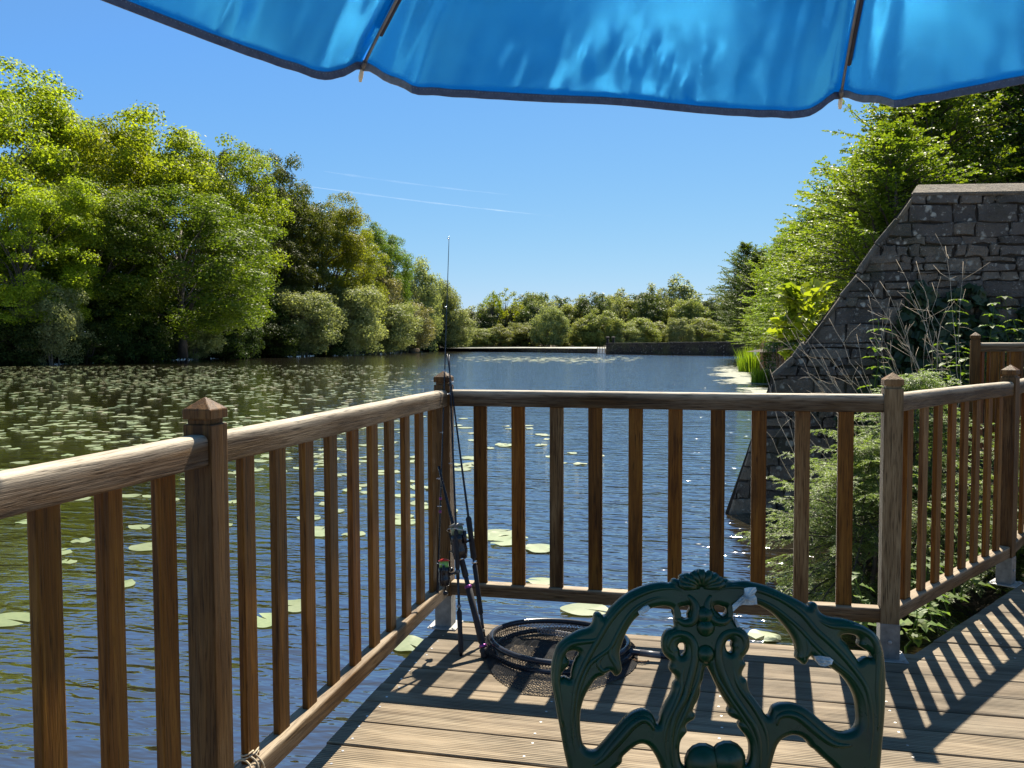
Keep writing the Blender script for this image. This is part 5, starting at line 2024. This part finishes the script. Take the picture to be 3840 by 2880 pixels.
# ------------------------------------------------------------------ plants of the right bank
def leafy(name, V, mat, stems, stem_mat, loc, label, cat, group=None, parts=('leaves', 'stems')):
    e = empty(name, tuple(loc))
    tag(e, label, cat, group)
    if len(V):
        o = bpy.data.objects.new(parts[0], quads_mesh(parts[0], V, mat))
        COL.objects.link(o)
        o.parent = e
    if stems and stems.V: stems.build(parts[1], stem_mat, e, True)
    return e


def yew(seed, H, r, l, D, z, label):
    rad = lambda f: r * max(.15, (1 - f ** 1.8)) * 1.0
    V, mb = spray_tree(seed, H, rad, int(200 * r), .050, .16, .026, .0052, 24, (-.05, .75), .65, .04, r0=.035, trunks=5, flat=.35, start=.22)
    return leafy('conifer_shrub', V, YEW, mb, BARK, lat(l, D, z), label, 'shrub', 'feathery evergreens by the deck', ('needles', 'stems'))


yew(500, 1.25, 1.05, 2.55, 6.15, -.62, 'lower feathery evergreen shrub reaching over the water beside the buttress')
yew(501, 1.55, 1.15, 3.25, 6.9, -.45, 'taller feathery evergreen shrub behind the grey worn post')
yew(502, 1.35, 1.0, 3.75, 5.9, -.42, 'feathery evergreen shrub behind the diagonal railing')

# ivy over the foot of the buttress
rg = np.random.default_rng(90)
n = 9500
u = rg.uniform(3.6, 7.6, n)
hmax = .30 + 1.0 * np.clip((u - 3.6) / .9, 0, 1) + .13 * np.sin(u * 3.1) + .1 * np.sin(u * 9)
v = -.55 + (hmax + .55) * np.minimum(1.25, rg.beta(1.1, 1.5, n) * 1.3)
o_ = .06 + .28 * rg.random(n) * (1 - .6 * (v + .55) / (hmax + .55))
P = np.array([b3(a, b, c) for a, b, c in zip(u, v, o_)])
N = np.array([BN]) + np.array([0, 0, .5]) + rg.normal(size=(n, 3)) * .5
LV = leaf_cards(P, N, rg.uniform(.09, .17, n), rg.uniform(.07, .13, n), rg)
loc = np.array(b3(5, 0))
leafy('ivy', LV - loc, IVY, None, None, loc, 'dark ivy climbing over the foot of the stone buttress', 'ivy')


def nettle(seed, H, loc, label, lean=(0, 0), mat=NETTLE, leaf=.085, pairs=9, group='nettles by the old wall', name='nettle'):
    rg = np.random.default_rng(seed)
    mb = MB()
    P = [np.array([lean[0] * f ** 1.5 * H + .012 * rg.normal(), lean[1] * f ** 1.5 * H + .012 * rg.normal(), H * f]) for f in np.linspace(0, 1, 10)]
    mb.tube(P, list(np.linspace(.006, .002, 10)), 5)
    LV = []
    for i in range(pairs):
        f = .25 + .75 * (i + .5) / pairs
        p = P[min(9, int(f * 9.99))] + np.array([0, 0, 0.])
        a = i * 1.57 + rg.normal() * .3
        s = leaf * (1.15 - .65 * f) * rg.uniform(.8, 1.2)
        for sg in (0, math.pi):
            d = np.array([math.cos(a + sg), math.sin(a + sg), -.25 + .35 * rg.random()])
            wv = np.array([-math.sin(a + sg), math.cos(a + sg), 0])
            c0 = p + d * s * .2
            nn = np.cross(d, wv)
            for k in range(3):      # a toothed leaf of three overlapping blades
                ww = s * (.52, .44, .28)[k]
                b0, b1 = c0 + d * s * (.0, .35, .7)[k], c0 + d * s * (.6, .95, 1.3)[k] - np.array([0, 0, .1 * s * k])
                m_ = b0 + (b1 - b0) * .35
                LV.append([b0, m_ + wv * ww + nn * .12 * s, b1, m_ - wv * ww + nn * .12 * s])
    return leafy(name, np.array(LV), mat, mb, mat, loc, label, name, group)


for i, (xd, yb, top, D, lab) in enumerate(((1893, 800, 690, 8.4, 'young nettle with few leaves, left of the other nettles against the dark wall'),
                                           (2015, 800, 742, 8.0, 'short nettle between the dry stems and the raised corner post'),
                                           (2068, 790, 648, 8.2, 'tall nettle with pale leaf pairs just left of the raised corner post'),
                                           (2128, 760, 655, 8.3, 'nettle rising behind the raised corner post'),
                                           (2186, 760, 640, 8.5, 'tallest nettle, behind the raised railing near the right edge'),
                                           (2206, 770, 690, 8.0, 'nettle cut by the right edge of the picture'),
                                           (2050, 850, 770, 7.4, 'bright leafy nettle at the foot of the raised corner post'),
                                           (2090, 860, 760, 7.2, 'bright nettle pressed against the raised corner post'))):
    p = at(xd, yb, D)
    p[2] = min(p[2], .7)
    H = at(xd, top, D)[2] - p[2]
    nettle(600 + i, H, p, lab, (rng.uniform(-.12, .12), rng.uniform(-.1, .1)), leaf=.115, pairs=max(6, int(H / .07)))

# dead stalks fanning out in front of the wall
def dead_plant(seed, base, tips, label, twigs=7):
    rg = np.random.default_rng(seed)
    mb = MB()
    b = np.array(base)
    for tip in tips:
        t = np.array(tip)
        s = b + rg.normal(size=3) * np.array([.14, .14, .02])
        mid = (s + t) / 2 + np.array([0, 0, rg.uniform(.02, .34)]) + rg.normal(size=3) * .11
        P = []
        for f in np.linspace(0, 1, 11):
            P.append((1 - f) ** 2 * s + 2 * f * (1 - f) * mid + f * f * t + rg.normal(size=3) * .016)
        mb.tube([p - b for p in P], list(np.linspace(.0044, .0013, 11)), 5)
        for _ in range(twigs):
            k = rg.integers(3, 10)
            d = unit(P[k + 0] - P[k - 1]) * .8 + rg.normal(size=3) * .55
            L = rg.uniform(.06, .24)
            q = P[k] + d * L * .5 + rg.normal(size=3) * .012
            mb.tube([P[k] - b, q - b, P[k] + d * L + rg.normal(size=3) * .02 - b], [.0021, .0017, .0009], 4)
    e = empty('dead_plant', tuple(b))
    tag(e, label, 'plant', 'dead stalks in front of the buttress')
    mb.build('stalks', DRY, e, True)


d1 = at(2060, 850, 7.6)
d1[2] = -.1
dead_plant(70, d1, [at(x, y, D) for x, y, D in ((1848, 596, 8.4), (1872, 640, 8.2), (1902, 605, 8.6), (1940, 560, 8.6), (1955, 612, 8.3), (1985, 560, 8.5), (2020, 615, 8.2), (2036, 530, 8.6), (1900, 690, 8.), (1935, 655, 8.), (1965, 700, 7.9), (2000, 660, 8.), (2030, 700, 7.9), (1880, 730, 7.9), (1912, 755, 7.8), (2078, 560, 8.5))], 'large fan of dry grey-brown stalks against the middle of the stone buttress', 9)
d2 = at(1960, 850, 7.3)
d2[2] = -.15
dead_plant(71, d2, [at(x, y, D) for x, y, D in ((1690, 678, 8.2), (1708, 716, 8.0), (1735, 700, 8.), (1688, 720, 8.1), (1755, 745, 7.8), (1790, 690, 8.), (1800, 760, 7.7), (1725, 800, 7.6), (1850, 780, 7.5))], 'lower spray of dry stalks arching left over the slope of the buttress', 6)
d3 = at(1850, 900, 7.2)
d3[2] = -.5
dead_plant(72, d3, [at(x, y, D) for x, y, D in ((1640, 770, 8.), (1665, 800, 7.8), (1700, 832, 7.6), (1560 + 90, 860, 7.6), (1500 + 130, 905, 7.3))], 'thin dry stalks hanging just above the front railing by the wall', 3)

# sapling behind the sloping coping
rads = lambda f: .62 * (1 - .5 * f)
V, mb = spray_tree(81, 2.5, rads, 34, .11, .16, .15, .12, 2, (.2, 1.), .3, .25, r0=.03, trunks=2, flat=.6, start=.3)
leafy('sapling', V, MAPLE, mb, BARK, lat(3.72, 11.0, -.55), 'bright yellow-green sapling with large leaves behind the sloping coping', 'sapling')

# ivy and dead creeper on the retaining walls
def creeper(a, b, ztop, zlow, n, label, mat, name, leaf, hang=True, seed=1):
    rg = np.random.default_rng(seed)
    a, b = np.array(a), np.array(b)
    d = (b - a)[:2]
    L = np.linalg.norm(d)
    d /= L
    nrm = np.array([d[1], -d[0]])
    if np.dot(nrm, CAM[:2] - a[:2]) < 0: nrm = -nrm
    mb = MB()
    LV = []
    for _ in range(n):
        u = rg.uniform(0, L)
        o = rg.uniform(.06, .3)
        z = ztop + rg.normal() * .05
        q = np.array([a[0] + d[0] * u + nrm[0] * o, a[1] + d[1] * u + nrm[1] * o, z])
        if hang:
            k = rg.uniform(.3, 1.) * (ztop - zlow)
            mb.tube([q - a, q + np.array([rg.normal() * .05, rg.normal() * .05, -k * .5]) - a, q + np.array([rg.normal() * .09, rg.normal() * .09, -k]) - a], [.02, .018, .008], 4)
        else:
            q[2] = ztop + .12 - (ztop - zlow) * rg.random() ** 1.6
            c = leaf_cards(q[None] - a, np.array([[nrm[0], nrm[1], .6]]) + rg.normal(size=(1, 3)) * .4, leaf * rg.uniform(.6, 1.3), leaf * rg.uniform(.5, .9), rg)
            LV.append(c[0])
    return leafy(name, np.array(LV), mat, mb, mat, a, label, 'creeper')


creeper(N1, lat(11.7, 30), za_ + .1, -.2, 900, 'green ivy hanging over the top of the grey retaining wall', HORN_D, 'ivy', .2, False, 3)
creeper(lat(11.85, 37.5), lat(11.6, 30), za_ + .05, WATER, 160, 'reddish-brown dead creeper hanging on the grey retaining wall beside the buttress', DEADIVY, 'dead_creeper', 0, True, 4)
creeper(N3, N4, zb_ + .05, WATER + .2, 700, 'curtain of brown dead creeper on the farther retaining wall', DEADIVY, 'dead_creeper', 0, True, 5)
creeper(N3, N4, zb_ + .2, zb_ - .7, 900, 'ivy along the top of the farther retaining wall', HORN, 'ivy', .22, False, 6)


def reeds(c, w, H, n, label, seed):
    rg = np.random.default_rng(seed)
    V = []
    for _ in range(n):
        a, r = rg.uniform(0, 6.28), w * rg.random() ** .6
        p = np.array([r * math.cos(a) * .5, r * math.sin(a) * .5, -.1])
        h = H * rg.uniform(.6, 1.08)
        d = np.array([math.cos(a), math.sin(a), 0]) * rg.uniform(.02, .3) * h
        s = np.array([-math.sin(a + rg.normal()), math.cos(a + rg.normal()), 0]) * rg.uniform(.012, .022)
        m_ = p + np.array([0, 0, h * .6]) + d * .35
        V.append([p - s, p + s, m_ + s * .8, m_ - s * .8])
        V.append([m_ - s * .8, m_ + s * .8, p + np.array([0, 0, h]) + d + s * .1, p + np.array([0, 0, h]) + d - s * .1])
    return leafy('reeds', np.array(V), REED, None, None, c, label, 'reeds', 'reed clumps at the foot of the retaining walls', ('blades', 'stems'))


c1 = on_z(1628, 803, WATER)
reeds(c1, 1.9, 1.65, 520, 'taller clump of bright green reeds at the foot of the far retaining wall', 5)
c2 = on_z(1643, 827, WATER)
reeds(c2, .85, .8, 330, 'lower rounded clump of reeds nearer the buttress', 6)

# floating algae by the bank
rg = np.random.default_rng(8)
V = []
while len(V) < 2600:
    t = rg.random()
    x = 1562 + 100 * t + rg.normal() * 14
    y = 801 + 44 * t ** 1.2 + rg.normal() * 7
    if x > 1664 or y > 850 or y < 790: continue
    p = on_z(x, y, WATER + .006)
    if mnoise.noise(Vector((p[0] * .5, p[1] * .22, 4))) < -.15: continue
    s = rg.uniform(.05, .20)
    a = rg.uniform(0, 6.28)
    V.append([p + np.array([s * math.cos(a + k) * (1.5 if k % 2 else 1), s * math.sin(a + k), rg.uniform(0, .004)]) for k in (0, 1.6, 3.1, 4.7)])
o = bpy.data.objects.new('floating_algae', quads_mesh('floating_algae', np.array(V), ALGAE))
COL.objects.link(o)
tag(o, 'pale scum of algae on the water beside the reeds', 'algae', None, 'stuff')

# log on the left bank
lg = on_z(884, 757.5, WATER + .35)
lg2 = on_z(903, 756.5, WATER + .55)
mb = MB().tube([lg, lg + (lg2 - lg) * .35 + np.array([0, 0, .05]), lg + (lg2 - lg) * .7, lg2], [.38, .42, .40, .36], 12)
o = mb.build('log', LOGM, None, True)
tag(o, 'pale brown log lying at the water under the left bank willows', 'log')

# weeds under the diagonal railing
for i, (xd, yd, H) in enumerate(((1975, 1388, .16), (2010, 1362, .2), (2040, 1330, .2), (2075, 1300, .24), (2105, 1262, .26), (1990, 1340, .2), (2060, 1290, .25), (2185, 1190, .35), (2205, 1215, .3), (1880, 1395, .2), (1960, 1410, .14))):
    p = on_z(xd, yd, -.16)
    nettle(700 + i, H + .12, p, 'low leafy weed growing at the deck edge under the diagonal railing', (rng.uniform(-.3, .3), rng.uniform(-.3, .3)), leaf=.085, pairs=6, group='weeds along the deck edge', name='weed')
